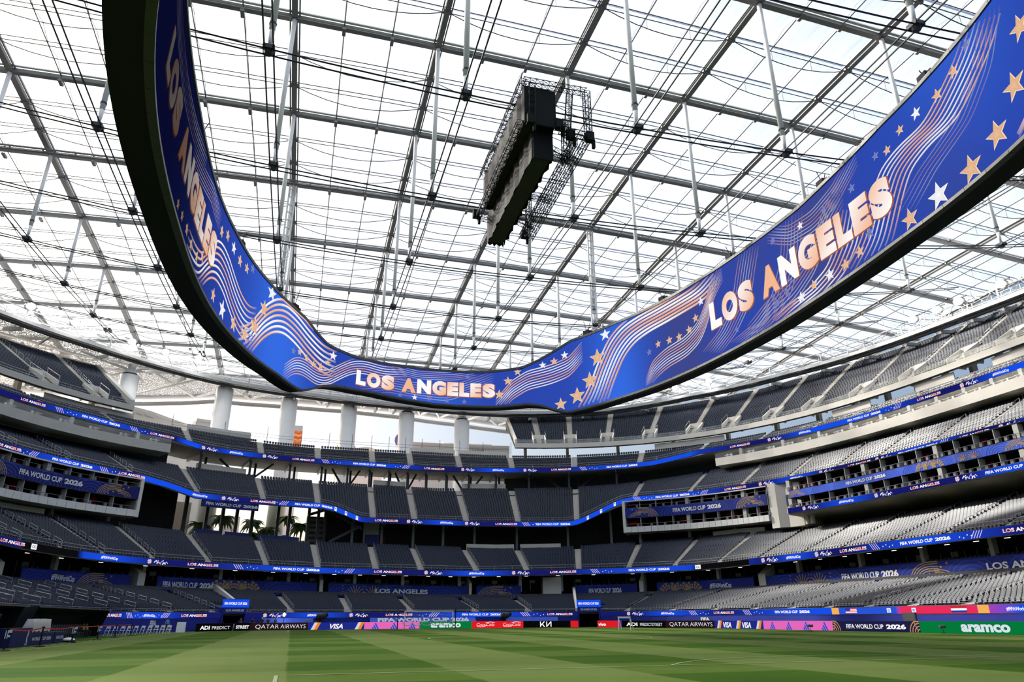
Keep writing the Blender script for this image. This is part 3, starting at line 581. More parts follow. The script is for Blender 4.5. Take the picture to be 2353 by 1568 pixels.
for x in GX[:-1]:
    for y in GY[:-1]:
        if not (inside(x+9, y+9, DR-4)): continue
        if view_px((x+9, y+9, 70))[2] < 5: continue
        for k in range(3):
            mb = MB(); n = 4; P = []
            for a in range(n+1):
                for b in range(3):
                    xx = x+.3+17.7*a/n; yy = y+6.1*k+.12+5.86*b/2; P.append((xx, yy, ZT(xx, yy)+.45+.35*(1-(2*a/n-1)**2)*(1-(b-1)**2)))
            mb.add(P, [(a*3+b, (a+1)*3+b, (a+1)*3+b+1, a*3+b+1) for a in range(n) for b in range(2)]); obj('film_panel', mb, FILM, roof, smooth=True)
# lower cable pairs and white struts
for x in GX:
    y0, y1 = yspan(x, 52); y0 = max(y0, 12)
    if y1-y0 < 30: continue
    Y = srange(y0, y1, 6); mb = MB()
    for q in (-.4, .4): mb.tube([(x+q, y, ZBC(x, y)) for y in Y], .085, 5)
    y = y1-9; mb.box((x-.4, y, ZBC(x, y)), (.5, 1.6, .55)); mb.box((x+.4, y, ZBC(x, y)), (.5, 1.6, .55)); obj('stay_cable_pair', mb, CABLE, roof)
for y in GY:
    x0, x1 = xspan(y, 52); X = srange(x0, x1, 6); mb = MB()
    for q in (-.4, .4): mb.tube([(x, y+q, ZBC(x, y)-.25) for x in X], .085, 5)
    obj('stay_cable_pair', mb, CABLE, roof)
for x in GX:
    for y in GY:
        if not inside(x, y, 47) or y < 30: continue
        zt, zb = ZT(x, y)-.4, ZBC(x, y)
        mb = MB(); mb.tube([(x, y, zt), (x, y, zb+2.2)], .29, 10); mb.tube([(x, y, zb+2.2), (x, y, zb+.5)], .29, 10, r2=.17)
        o = obj('hanging_strut', mb, PAINT, roof, smooth=True)
        mb = MB(); mb.box((x, y, zb+.05), (1.05, 1.05, .45)); mb.lathe((x, y, zb-.5), [(.35, 0), (.5, .3)], 8); mb.lathe((x, y, zb+3.0), [(.36, 0), (.36, .2)], 8); obj('cable_clamp', mb, STEELD, o)
for x in (-7.1, 47.7):                    # service risers running down to the ring display
    y = 108.2; mb = MB(); zt = ZT(x, y)
    for q in (-.5, .5): mb.tube([(x+q, y-.3, zt-.6), (x+q, y-.3, 47.4)], .16, 6)
    for z in np.arange(47.5, zt-1, 1.5): mb.beam((x-.5, y-.3, z), (x+.5, y-.3, z), .12, .25)
    mb.box((x-.2, y-.2, 48.5), (1.3, .8, 2.4)); obj('service_riser', mb, PAINT, roof)
mb = MB(); x0, x1 = xspan(108.2, 50); X = srange(x0, x1, 9)
mb.tube([(x, 106.7, ZT(x, 106.7)-1.0) for x in X], .22, 6); mb.tube([(x, 105.9, ZT(x, 106)-.9) for x in X], .16, 6)
for x in srange(x0, x1, 4.5): mb.beam((x, 105.8, ZT(x, 106)-.8), (x, 107.6, ZT(x, 108)-.5), .1, .25)
obj('service_pipe', mb, STEEL, roof)
# ------------------------------------------------------------------ lighting catwalk ring
cw = thing('lighting_catwalk', 'grey lighting catwalk with railings and a fat dark duct ringing the roof edge', 'catwalk', kind='structure')
ZC = itp([(-90, 53.4), (-33, 53.6), (-25, 52.0), (-10, 51), (20, 50.3), (29, 50.6), (35, 52.2), (42, 52.7), (62, 52.0), (72, 51.4), (125, 51)])
for a, b in ((-56, -20), (-20, 20), (20, 62), (62, 106)):
    S = srange(a, b, 1.5)
    mb = MB(); mb.tube([p3(t, 52.2, ZC(t)+.35) for t in S], .36, 8); obj('duct', mb, STEELD, cw, smooth=True)
    mb = MB(); loft(mb, S, lambda t: [(51.2, ZC(t)+.75), (51.2, ZC(t)+1.45), (53.6, ZC(t)+1.35), (53.6, ZC(t)+1.0)], closed=True, caps=True); obj('walkway', mb, GALV, cw)
    mb = MB()
    for h in (1.9, 2.45): mb.tube([p3(t, 51.2, ZC(t)+h) for t in S], .05, 4)
    for t in S: mb.beam(p3(t, 51.2, ZC(t)+1.3), p3(t, 51.2, ZC(t)+2.5), .08, .08)
    obj('railing', mb, GALV, cw)
    mb = MB(); T = srange(a, b, 1.1)
    for h in (2.9, 4.6): mb.tube([p3(t, 54.2, ZC(t)+h) for t in S], .12, 4)
    for i in range(len(T)-1): mb.tube([p3(T[i], 54.2, ZC(T[i])+(2.9 if i % 2 else 4.6)), p3(T[i+1], 54.2, ZC(T[i+1])+(4.6 if i % 2 else 2.9))], .07, 3)
    obj('lattice_girder', mb, PAINT, cw)
for t in srange(-55, 105, 4.7):
    if 2 < t < 16: continue
    z = ZC(t); mb = MB(); mb.beam(p3(t, 52, z+1), p3(t, 52, z+3.6), .22, .22); mb.beam(p3(t, 52, z+3.6), p3(t, 54.2, z+4.6), .2, .2); mb.beam(p3(t, 52.2, z-.2), p3(t, 58, z+.6), .5, .7); obj('hanger_frame', mb, GALV, cw)
def wash(t, big, n, lab):
    z = ZC(t)+(4.0 if t < 0 else 3.6); q = p3(t, 51.1, z); a = BOWL.ang(t)
    fl = thing('floodlight', lab, 'floodlight', 'floodlights along the catwalk', loc=q)
    k = BOWL.k(t, 51); mb = MB(); mb.box((q[0], q[1], z+.62), (2.6, .35, .16), a); mb.beam(p3(t, 51.3, z+.6), p3(t, 52.4, z+.6), .15, .15); obj('bracket', mb, STEELD, fl)
    mb = MB(); mb.lathe((q[0], q[1], z), [(.15, -.75), (.62, -.5), (.80, 0), (.62, .45), (.2, .6)], 12); hs = obj('housing', mb, STEEL, fl)
    c = p3(t, 50.35, z-.15); mb = MB(); mb.lathe((c[0], c[1], c[2]), [(.05, -.7), (.6, -.42), (.8, 0), (.6, .42), (.05, .7)], 12); obj('lens', mb, LAMP if big else LAMPS, hs)
    for i in range(n):
        u = t+(1.5+i*.85)/k; c = p3(u, 50.7, ZC(u)+(3.7 if t < 0 else 3.3)); mb = MB(); mb.lathe((c[0], c[1], c[2]), [(.03, -.24), (.24, 0), (.03, .24)], 8); obj('small_lamp', mb, LAMPS, fl)
for i, (t, n) in enumerate(((-36.9, 7), (-34.4, 6), (-31.2, 5), (-29.2, 6), (-27.1, 2))):
    wash(t, True, n, ['glaring floodlight at the far left end of the catwalk', 'second glaring floodlight from the left on the catwalk', 'third glaring floodlight from the left, above the left top tier', 'fourth floodlight from the left with small lamps trailing', 'floodlight on the left catwalk nearest the ring screen'][i])
for i, (t, n) in enumerate(((34.1, 0), (36.5, 0), (57.0, 2), (60.4, 0), (63.6, 4), (70.1, 4))):
    wash(t, True, n, ['floodlight on the right catwalk just under the ring screen edge', 'second floodlight under the ring screen on the right catwalk', 'smaller glare of the lowest floodlight in the right cluster', 'brightest floodlight in the middle of the right cluster', 'upper floodlight of the right cluster beside small lamps', 'topmost floodlight at the right edge of the catwalk'][i])
# ------------------------------------------------------------------ perforated canopy over the open end, carried by white columns
can = thing('canopy', 'perforated metal canopy with white tube bracing over the open end of the bowl', 'canopy', kind='structure')
ZE = itp([(-90, 48), (-56, 46), (-34, 48.5), (-28.8, 52.2), (-24, 56.6), (-18.5, 57.5), (-10, 57.6), (5, 57), (16, 55.7), (21.6, 54.2), (27, 51)])
S = srange(-84, 26, 2)
prof = lambda t: [(53.2, ZC(t)+2.0), (60, ZC(t)+2.0+(ZE(t)+2.2-ZC(t)-2)*.45+1.2), (69, ZE(t)+2.6), (77, ZE(t)+.6)]
for a, b in zip(np.linspace(-84, 26, 24)[:-1], np.linspace(-84, 26, 24)[1:]):
    mb = MB(); loft(mb, [a, (a+b)/2, b], prof); obj('perforated_panel', mb, PERF, can)
mb = MB(); mb.tube([p3(t, 77, ZE(t)+.2) for t in S], .65, 8); obj('edge_tube', mb, PAINT, can, smooth=True)
mb = MB(); loft(mb, srange(-30, 26, 2), lambda t: [(78.6, ZE(t)-1.5), (78.6, ZE(t)-.5), (79.2, ZE(t)-.5), (79.2, ZE(t)-1.5)], closed=True); obj('edge_grille', mb, STEEL, can)
N = list(np.linspace(-52, 24, 21))
for i in range(20):
    a, b = N[i], N[i+1]; q = lambda t, j: p3(t, *[(prof(t)[j][0], prof(t)[j][1]-.5)][0])
    for e in ((q(a, 3), q(b, 1)), (q(b, 3), q(a, 1)), (q((a+b)/2, 2), q((a+b)/2, 0)), (q(a, 1), q(b, 1))):
        mb = MB(); mb.tube(e, .27, 6); obj('brace_tube', mb, PAINT, can, smooth=True)
for i, (t, zb) in enumerate(((-30.5, 30), (-24.6, 30), (-18.8, 30), (-10.3, 30), (3.1, 30), (14.4, 30))):
    c = p3(t, 55, 0); h = [51.0, 52.2, 51.7, 51.3, 50.6, 49.6][i]
    col = thing('column', ['tall white round column beside the left top tier', 'white round column left of the ring screen lower corner', 'white round column behind the orange poster sign', 'white round column behind the yellow arch', 'white round column behind the red kiosk', 'white round column above the long white roof'][i], 'column', 'white columns carrying the canopy', kind='structure', loc=(c[0], c[1], 14))
    mb = MB(); mb.lathe((c[0], c[1], 14), [(2.05, 0), (1.95, h-14)], 28); obj('shaft', mb, PAINT, col, smooth=True)
    mb = MB(); mb.lathe((c[0], c[1], h), [(1.5, 0), (1.5, .45)], 20); obj('bearing_ring', mb, STEELD, col)
    mb = MB(); mb.lathe((c[0], c[1], h+.45), [(1.4, 0), (.8, 1.5), (.9, 2.2)], 14)
    for sg, d2 in ((-1.6, 66), (1.6, 66), (-2.4, 58), (2.4, 58)):
        mb.tube([(c[0], c[1], h+1.2), p3(t+sg, d2, np.interp(d2, [p[0] for p in prof(t)], [p[1] for p in prof(t)])-.6)], .32, 6)
    obj('capital_struts', mb, PAINT, col)
    mb = MB(); mb.beam((c[0], c[1], h+1.6), p3(t, 52.4, ZC(t)+.8), .9, 1.3); obj('raker_arm', mb, PAINT, col)
# radial trusses behind the right top deck
rk = thing('roof_raker', 'pale steel radial girders between the right top deck and the roof edge', 'girders', kind='structure')
for t in srange(24, 104, 4.2):
    mb = MB(); mb.beam(p3(t, 52.5, ZC(t)+.6), p3(t, 72, ZC(t)+8.5), .55, .95); mb.tube([p3(t, 60, ZC(t)+3.4), p3(t+2.1, 68, ZC(t)+8)], .25, 6); mb.tube([p3(t, 60, ZC(t)+3.4), p3(t-2.1, 68, ZC(t)+8)], .25, 6)
    mb.tube([p3(t, 58.5, ZT5(t)-.5), p3(t, 59.5, ZC(t)+3.3)], .3, 6); obj('raker_girder', mb, GALV, rk)
# ------------------------------------------------------------------ outside the bowl
plaza = MB(); S = srange(-75, 112, 4); loft(plaza, S, lambda t: [(41, 14), (260, 13)]); tag(obj('ground_outside', plaza, mat('plaza_paving', (.45, .43, .40), .9)), 'pale ground outside the bowl', 'ground', kind='structure')
PB = mat('white_building', (.92, .92, .92), .5)
def roofed(name, lab, s0, s1, d0, d1, zt, txt=None, zb=13.8):
    r = thing(name, lab, 'building', loc=p3((s0+s1)/2, d0, 14))
    mb = MB(); loft(mb, srange(s0, s1, 1), lambda t: [(d0, zb), (d0, zt(t)), (d0+3, zt(t)+.25), (d1, zt(t)+.2), (d1, zb)], closed=True, caps=True); obj('walls', mb, PB, r)
    mb = MB(); loft(mb, srange(s0, s1, 1), lambda t: [(d0-.6, zt(t)-.5), (d0-.6, zt(t)+.1), (d0, zt(t)+.1), (d0, zt(t)-.5)], closed=True, caps=True); obj('eaves', mb, PAINT, r)
    if txt:
        mb = MB(); f = on_curve((s0+s1)/2+txt[3], d0-.7, lambda t: zt(t)-1.7, BOWL); g_text(mb, f, txt[0], 0, 0, txt[1], (.12, .12, .14), bold=.0, lift=.1); obj('roof_sign', mb, PRINT, r)
    return r
roofed('white_theatre', 'low curved white building behind the seats left of the columns', -30.5, -25.2, 72, 84, itp([(-31, 49.6), (-28, 48.6), (-26.9, 47.6), (-25, 46.0)]), ('YouTube Theater', .55, 0, -.5))
roofed('white_kiosk_building', 'small white boxy building beside the second column', -25.8, -24.7, 62, 66, lambda t: 45.9)
roofed('white_terminal', 'long white building with a low raised roof behind the open end', 5.3, 21.2, 70, 86, lambda t: 46.7, ('SoFi Stadium', .8, 0, 4.0))
roofed('white_upper_hall', 'raised white hall on top of the long white building', 13.2, 19.6, 76, 82, lambda t: 48.4, zb=47.0)
roofed('white_low_hall', 'low white rounded hall behind the yellow arch', -7.5, .3, 80, 92, itp([(-8, 46.2), (-4, 46.9), (1, 45.4)]))
q = p3(-17.3, 60, 0); t_ = thing('poster_pylon', 'tall sign pylon with an orange picture behind the end railing', 'sign', loc=(q[0], q[1], 14)); a = BOWL.ang(-17.3)
mb = MB(); mb.box((q[0], q[1], 30.3), (2.3, .8, 32.6)); obj('pylon', mb, PAINT, t_)
mb = MB(); f = on_plane((q[0]-1.1, q[1]-.42), (1, 0), 41.2)
for i in range(10): g_stroke(mb, f, [(0, i*.42), (.8, i*.42+.15), (1.4, i*.42-.1), (2.2, i*.42+.2)], .44, [lin(214, 120, 70), lin(240, 160, 110), lin(196, 96, 56)][i % 3], .03)
obj('screen_picture', mb, LED, t_)
q = p3(3.6, 66, 0); t_ = thing('disc_sign', 'lilac disc sign on a red box beside a white column', 'sign', loc=(q[0], q[1], 14))
mb = MB(); mb.tube([(q[0], q[1]-.15, 46.2), (q[0], q[1]+.15, 46.2)], 2.0, 24); obj('lilac_disc', mb, mat('lilac', lin(176, 160, 220), .6), t_)
mb = MB(); mb.box((q[0], q[1], 29.3), (2.3, 1.5, 30.6)); obj('red_box', mb, mat('kiosk_red', lin(190, 30, 50), .6), t_)
q = p3(-9.8, 66, 0); t_ = thing('yellow_arch', 'pale yellow arched sign at the foot of a white column', 'sign', loc=(q[0], q[1], 14))
mb = MB(); mb.tube([(q[0]+x, q[1], 43.4+1.2*(1-(x/2.4)**2)) for x in np.linspace(-2.2, 2.4, 9)], .28, 8); mb.tube([(q[0]-2.0, q[1], 14), (q[0]-2.0, q[1], 43.7)], .3, 8); obj('arch', mb, mat('pale_yellow', lin(226, 200, 140), .6), t_)
# planted court seen through the open corner
LEAF = [mat('palm_green', (.05, .12, .03), .6, noise=.4), mat('shrub_green', (.09, .16, .04), .6, noise=.4)]
def palm(t, d, z0, h, lab, m, spread=2.6, n=16):
    b = p3(t, d, z0); r = thing('palm_tree', lab, 'palm', 'palms in the planted court', loc=b)
    mb = MB(); mb.tube([b, b+np.array([.2, 0, h*.5]), b+np.array([.1, .1, h])], .22, 7, r2=.14); obj('trunk', mb, mat('palm_trunk', (.16, .11, .07), .9), r)
    for i in range(n):
        a = 2*math.pi*i/n+rng.random()*.4; L = spread*(.8+.4*rng.random()); up_ = .9*rng.random(); mb = MB(); P = []; F = []
        for j in range(6):
            u = j/5; c = b+np.array([math.cos(a)*L*u, math.sin(a)*L*u, h+L*(up_*u-1.0*u*u)]); wd = .62*(math.sin(math.pi*min(u+.12, 1))+.08); s_ = np.array([-math.sin(a), math.cos(a), 0])*wd
            P += [c-s_-np.array([0, 0, .25*wd]), c, c+s_-np.array([0, 0, .25*wd])]
        F = [(j*3+k, j*3+k+3, j*3+k+4, j*3+k+1) for j in range(5) for k in range(2)]; mb.add(P, F); obj('frond', mb, m, r)
for t, d, h, lab, m in ((-20.0, 45, 5.4, 'broad bright green palm in the middle of the open corner', 1), (-17.9, 48, 8.2, 'tall dark palm filling the right of the open corner', 0), (-16.4, 45, 6.6, 'dark palm beside the stair tower in the open corner', 0), (-21.6, 44, 3.8, 'small green shrub palm left in the open corner', 1), (-23.8, 48, 7.6, 'palm seen between the dark posts of the left opening', 0), (-21.1, 52, 7.6, 'palm standing furthest back in the planted court', 0), (-18.4, 42, 3.4, 'low bright shrub palm in front of the tall dark palm', 1), (-25.6, 44, 5.4, 'palm nearest the glass wall of the corner court', 0)):
    palm(t, d, 14.2, h, lab, LEAF[m], 2.9, 26)
court = thing('garden_court', 'pale walls, steel posts and blue front panels of the open corner court', 'court', kind='structure')
for t, d, wd, z1 in ((-26.8, 52, 6, 25), (-22.4, 62, 4, 24), (-18.2, 66, 7, 18.5), (-21, 70, 9, 17.5)): q = p3(t, d, 0); mb = MB(); mb.box((q[0], q[1], (14+z1)/2), (wd, .6, z1-14), BOWL.ang(t)); obj('court_wall', mb, CONCL, court)
for t in (-28, -26.4, -25.1, -23.9, -22.5, -19.9, -18.6, -16.2, -14.9, -13.9): mb = MB(); q = p3(t, 32, 0); mb.box((q[0], q[1], 19.5), (.55, .7, 8.2), BOWL.ang(t)); obj('court_post', mb, STEELD, court)
mb = MB(); loft(mb, srange(-26.3, -24.2, .5), lambda t: [(38, 15), (40, 24)]); obj('court_glass', mb, GLASS, court)
for a, b in ((-27.5, -25.4), (-25.1, -22.9), (-22.0, -17.4)): band(court, 'front_panel', a, b, lambda t: [(28.3, ZT2(t)-.3), (28.3, ZT2(t)+1.35), (28.5, ZT2(t)+1.35), (28.5, ZT2(t)-.3)], mat('court_blue', lin(38, 50, 120), .6), 1)
mb = MB(); loft(mb, srange(-16.2, -8.5, 1), lambda t: [(36, 15.6), (36, 21.5), (36.4, 21.5), (36.4, 15.6)], closed=True, caps=True); obj('slatted_wall', mb, mat('tan_wall', (.42, .38, .32), .8), court)
for i in range(6): mb = MB(); mb.beam(p3(-16.2, 35.5, 16.2+i), p3(-9.5, 35.5, 16.2+i), .25, .3); obj('wall_rail', mb, STEELD, court)
for a, b in (((-16.4, 30, 21), (-13.5, 30, 22.4)), ((-14.2, 28.5, 22), (-8.0, 28.5, 18.4)), ((-13.2, 29, 15.8), (-8.2, 28.5, 19.0))): mb = MB(); mb.beam(p3(*a), p3(*b), .45, .5); obj('diagonal_strut', mb, STEELD, court)
# ------------------------------------------------------------------ ribbon displays
BR, NV, BLK = lin(22, 78, 232), lin(22, 26, 104), (.004, .004, .005)
WH, PE = (.95, .93, .95), lin(246, 190, 160)
PEACH = lambda a, b: tuple(x+(y-x)*min(1, max(0, .5+.5*math.sin(a*9+b*2))) for x, y in zip((.98, .95, .95), lin(240, 150, 130)))
def emblem(mb, f, u, h, wide):
    r = h*.40; n = 16; c = u-wide*.36
    for i in range(n):
        a0, a1 = 2*math.pi*i/n, 2*math.pi*(i+1)/n
        g_poly(mb, f, [(c, h*.5), (c+r*math.cos(a0), h*.5+r*math.sin(a0)), (c+r*math.cos(a1), h*.5+r*math.sin(a1))], lin(226, 206, 214) if i % 4 else lin(150, 90, 100), .05)
    for k, (x, y, w_, q) in enumerate(((-.08, .62, .3, WH), (.04, .42, .36, lin(214, 190, 214)), (.2, .6, .3, lin(150, 160, 226)), (.3, .34, .34, WH), (.4, .5, .2, lin(226, 206, 220)))):
        g_stroke(mb, f, [(u+wide*(x-.06), h*(y-.25)), (u+wide*(x+.02), h*(y+.12)), (u+wide*(x+.08), h*(y-.2))], h*w_*.6, q, .05)
    for x, y in ((.02, .75), (.16, .2), (.26, .8)): g_star(mb, f, u+wide*x, h*y, h*.12, WH, .07)
def slashes(mb, f, u, h, flip):
    for i in range(4):
        x = u-.9+i*.36; d = .5*flip; g_stroke(mb, f, [(x+d, h*.95), (x-d*.2, h*.06)] if flip < 0 else [(x+d, h*.95), (x-.1, h*.06)], .10, lin(206, 190, 226), .05)
    for i in range(4): g_star(mb, f, u+flip*-1*(.9+i*.55), h*(.25+.16*((i+1) % 3)), h*.13, WH, .05)
def ribbon(name, lab, s0, s1, d, zf, h, items, group='ribbon displays around the bowl', txt=1.0, blank=(), thick=.35):
    c = p3((s0+s1)/2, d, zf((s0+s1)/2)-h)
    r = thing(name, lab, 'led display', group, loc=c); lo = lambda t: zf(t)-h; f = on_curve(0, d, lo)
    mb = MB(); loft(mb, srange(s0, s1, 1.2), lambda t: [(d+.02, lo(t)-.08), (d+.02, zf(t)+.07), (d+thick, zf(t)+.07), (d+thick, lo(t)-.08)], closed=True, caps=True); obj('housing', mb, CONCD, r)
    key = sorted([(t, NV if k in 'LE' else BR) for k, t in items if k in 'LEHF']+[(t, {'r': lin(232, 40, 80), 'o': lin(244, 176, 90), 'U': BR, '0': None, 'N': lin(232, 40, 80)}.get(k)) for k, t in items if k in 'UN'])
    xs = [k[0] for k in key]; P = []; C = []; S = srange(s0, s1, .8)
    def base(t):
        for a, b, q in blank:
            if a <= t <= b: return q
        return tuple(float(np.interp(t, xs, [k[1][i] for k in key])) for i in range(3)) if key else BR
    mb = MB()
    for i, t in enumerate(S): q = BOWL.P(t, d-.03); P += [(q[0], q[1], lo(t)), (q[0], q[1], zf(t))]; C += [base(t)]*2
    mb.add(P, [(2*i, 2*i+2, 2*i+3, 2*i+1) for i in range(len(S)-1)], C)
    for k, t in items:
        if not s0 <= t <= s1: continue
        u = f.u(t); v = h*.27
        if k == 'L': g_text(mb, f, 'LOS ANGELES', u, v, h*.48, WH, width=5.0*txt, bold=.045, colf=PEACH, lift=.07)
        elif k == 'F': g_text(mb, f, 'FIFA WORLD CUP', u-1.35*txt, v, h*.46, WH, width=5.2*txt, bold=.035, lift=.07); g_text(mb, f, '2026', u+2.75*txt, v, h*.46, WH, width=2.3*txt, bold=.05, lift=.07)
        elif k == 'H': g_text(mb, f, '#FIFAWorldCup', u, v, h*.46, WH, width=2.9*txt, bold=.03, lift=.07)
        elif k == 'E': emblem(mb, f, u, h, 3.6*txt)
        elif k == 'S': slashes(mb, f, u, h, -1 if int(abs(t)*10) % 2 else 1)
        elif k == 'T': g_rect(mb, f, u-.22, h*.08, u+.22, h*.92, WH, .05); g_rect(mb, f, u-.08, h*.45, u+.08, h*.8, NV, .07)
        elif k == 'C': g_rect(mb, f, u-.55, h*.1, u+.55, h*.9, WH, .05); g_text(mb, f, 'CC', u, h*.3, h*.4, BLK, width=.75, bold=.03, lift=.07)
        elif k == '0': g_rect(mb, f, u-.28, h*.2, u+.28, h*.8, WH, .05); g_text(mb, f, '0', u, h*.3, h*.4, BR, width=.28, bold=.03, lift=.07)
        elif k == 'U':
            for i in range(7): g_rect(mb, f, u-.9, h*(.12+.11*i), u+.9, h*(.12+.11*(i+1)), lin(214, 60, 80) if i % 2 == 0 else WH, .05)
            g_rect(mb, f, u-.9, h*.48, u-.1, h*.89, lin(40, 60, 150), .07)
        elif k == 'N':
            for i, q in enumerate((lin(40, 70, 170), WH, lin(200, 40, 50))): g_rect(mb, f, u-.9, h*(.1+.27*i), u+.9, h*(.1+.27*(i+1)), q, .05)
        elif k == 'o': g_rect(mb, f, u-.6, 0, u+.6, h, lin(244, 176, 90), .05)
    obj('screen', mb, LED, r); return r
R2 = [('L', -50.4), ('C', -47.1), ('H', -37.8), ('E', -33.1), ('L', -28.8), ('S', -24.9), ('F', -18.4), ('S', -10.6), ('L', -4.2), ('E', 4.0), ('H', 11.8), ('E', 18.8), ('L', 24.6), ('S', 28.7), ('F', 34.3), ('C', 39.9), ('E', 50.2), ('H', 54.2), ('E', 59.3), ('L', 64.5), ('S', 68.7), ('F', 76.2), ('S', 83.8), ('L', 89.5), ('E', 97), ('F', 105)]
ribbon('ribbon_display', 'ribbon display under the second tier, its left end black with a CC sign', -62, 47.0, 14.35, ZR2, .86, R2, blank=((-48.6, -40.7, BLK), (39.5, 47.5, BLK)))
ribbon('ribbon_display', 'ribbon display under the second tier of the right stand, beginning after a blank black stretch', 47.0, 116, 14.2, lambda t: ZR2(t)+.05, .95, R2)
R3 = [('L', -44.0), ('S', -41.4), ('F', -38.1), ('S', -35.3), ('L', -33.4), ('H', -28.0), ('E', -25.4), ('L', -22.2), ('S', -19.8), ('F', -16.1), ('T', -12.9), ('T', -11.2), ('T', -9.3), ('L', -3.8), ('E', 1.8), ('H', 8.2), ('E', 12.8), ('L', 18.1), ('S', 21.1), ('F', 24.0), ('T', 27.6), ('T', 28.9), ('T', 30.2), ('S', 32.5), ('F', 35.5), ('S', 38.6), ('L', 41.8), ('E', 45.4), ('H', 49.5), ('E', 53.9), ('L', 59.1), ('E', 63), ('F', 68.7), ('S', 73), ('L', 77.6), ('E', 82.7), ('F', 91), ('L', 100)]
ribbon('ribbon_display', 'ribbon display below the third tier with two sloping ramps in it', -58, 110, 25.3, ZR3, .9, R3, txt=.92, blank=((-32.9, -28.6, BR), (-13.6, -9.0, BR), (26.3, 30.8, BR)))
R4 = [('L', -39.0), ('S', -36.9), ('F', -34.3), ('S', -31.9), ('L', -30.2), ('E', -26.7), ('H', -24.5), ('E', -21.3), ('L', -17.5), ('S', -14.1), ('F', -6.9), ('S', 1.0), ('L', 6.9), ('E', 13.2), ('H', 17.9), ('E', 21.9), ('L', 25.2), ('S', 27.5), ('F', 30.6), ('L', 40.6), ('E', 44.1), ('H', 47.6), ('F', 55.6), ('S', 60.8), ('L', 65.6), ('E', 71.9), ('H', 76.9), ('F', 86), ('L', 96)]
ribbon('ribbon_display', 'highest ribbon display, edging the shallow terrace tier all around', -54, 104, 34.3, ZR4, .9, R4, txt=.9, blank=((-29.2, -27.3, BR), (32.9, 36.7, BR)))
ribbon('ribbon_display', 'ribbon display along the foot of the far right suite block', 49.2, 110, 22.2, lambda t: 19.05, .85, [('E', 52.5), ('H', 58.2), ('E', 64.2), ('L', 71.0), ('E', 77.3), ('F', 84.1), ('L', 93), ('H', 102)])
R1 = [('o', -71.5), ('E', -59.2), ('L', -52.2), ('S', -47.5), ('H', -43.5), ('S', -40.0), ('L', -35.1), ('E', -23.1), ('H', -16.7), ('E', -10.2), ('L', -3.8), ('S', 2.0), ('F', 9.8), ('S', 17.7), ('L', 23.0), ('E', 35.7), ('H', 41.7), ('S', 47.3), ('L', 53.1), ('S', 58.5), ('F', 67.0), ('o', 74.8), ('U', 77.4), ('0', 83.1), ('0', 86.5), ('N', 92.0), ('o', 94.7), ('H', 98.3), ('L', 106)]
for i, (a, b) in enumerate(((-84, -30.7), (-27.0, 26.0), (29.8, 116))):
    ribbon('ribbon_display', ['field wall ribbon display behind the dugout on the shaded left', 'field wall ribbon display behind the far goal', 'field wall ribbon display on the right showing a score between two flags'][i], a, b, -.05, lambda t: 2.42, .72, R1, blank=((-84, -72.3, lin(226, 34, 70)), (84.8, 94, lin(236, 44, 90)), (74.9, 84.8, lin(40, 84, 214))), txt=.85, thick=.05)
for a, b, l in ((-30.6, -27.2, 'left'), (26.2, 29.6, 'right')):
    c = (a+b)/2; q = p3(c, -.35, 2.3); r = thing('tunnel_sign', f'blue world cup sign over the {l} corner tunnel mouth', 'sign', loc=q)
    mb = MB(); loft(mb, srange(a-.1, b+.1, 1), lambda t: [(-.38, 2.3), (-.38, 4.3), (-.1, 4.3), (-.1, 2.3)], closed=True, caps=True); obj('sign_box', mb, BLUEV, r)
    f = on_curve(c, -.4, lambda t: 2.3); mb = MB(); g_rect(mb, f, -2, .85, 2, 1.95, BR, .02, n=4); g_text(mb, f, 'FIFA WORLD CUP 2026', 0, 1.2, .38, WH, width=3.4, bold=.035, lift=.05); obj('lit_panel', mb, LED, r)
    mb = MB(); g_text(mb, f, 'LOS ANGELES' if l == 'left' else 'FIFA WORLD CUP 2026', 0, .3, .32, (.8, .8, .85), width=2.7, bold=.035, lift=.03); obj('lettering', mb, PRINT, r)
# ------------------------------------------------------------------ printed banners
GOLD, BBLUE, BB2 = lin(178, 150, 92), lin(34, 50, 138), lin(48, 72, 176)
def arcs(mb, f, u, h, flip=1, n=5, c=GOLD):       # nested gold arches, stars on the diagonal, smaller arches below
    for i in range(n):
        rx, ry = h*(1.5-.17*i), h*(.95-.12*i); P = [(u-flip*rx*math.cos(a)*.95, h*.02+ry*math.sin(a)) for a in np.linspace(0, math.pi/2, 12)]+[(u+flip*h*x, h*.02+ry+.03*h*(x if i < 2 else -x)) for x in (.3, .6)]
        g_stroke(mb, f, [(x, min(h*.97, y)) for x, y in P], h*.055, c, .03)
    for i in range(5): g_star(mb, f, u+flip*h*(-.5+.42*i), h*(.16+.17*i), h*.11, c, .05)
    for i in range(3): g_stroke(mb, f, [(u+flip*(h*.55+h*(.95-.2*i)*math.cos(a)), h*.02+h*(.5-.12*i)*math.sin(a)) for a in np.linspace(.05, math.pi*.62, 10)], h*.055, c, .03)
def burst(mb, f, u, h, c=GOLD, n=9):
    for q in (-1, 0, 1):
        for k in range(1, 4):
            for i in range(n):
                a = math.pi*(i+.5)/n; r0, r1 = h*(.18+.2*k), h*(.34+.2*k); w_ = math.pi/n*.36; x = u+q*h*1.05
                P = [(x+r*math.cos(a+s_), h*.05+r*math.sin(a+s_)) for r, s_ in ((r0, -w_), (r1, -w_), (r1, w_), (r0, w_))]
                if max(p[1] for p in P) < h*.98 and (q == 0 or (P[0][0]-u)*q > h*.45): g_poly(mb, f, P, c, .04)
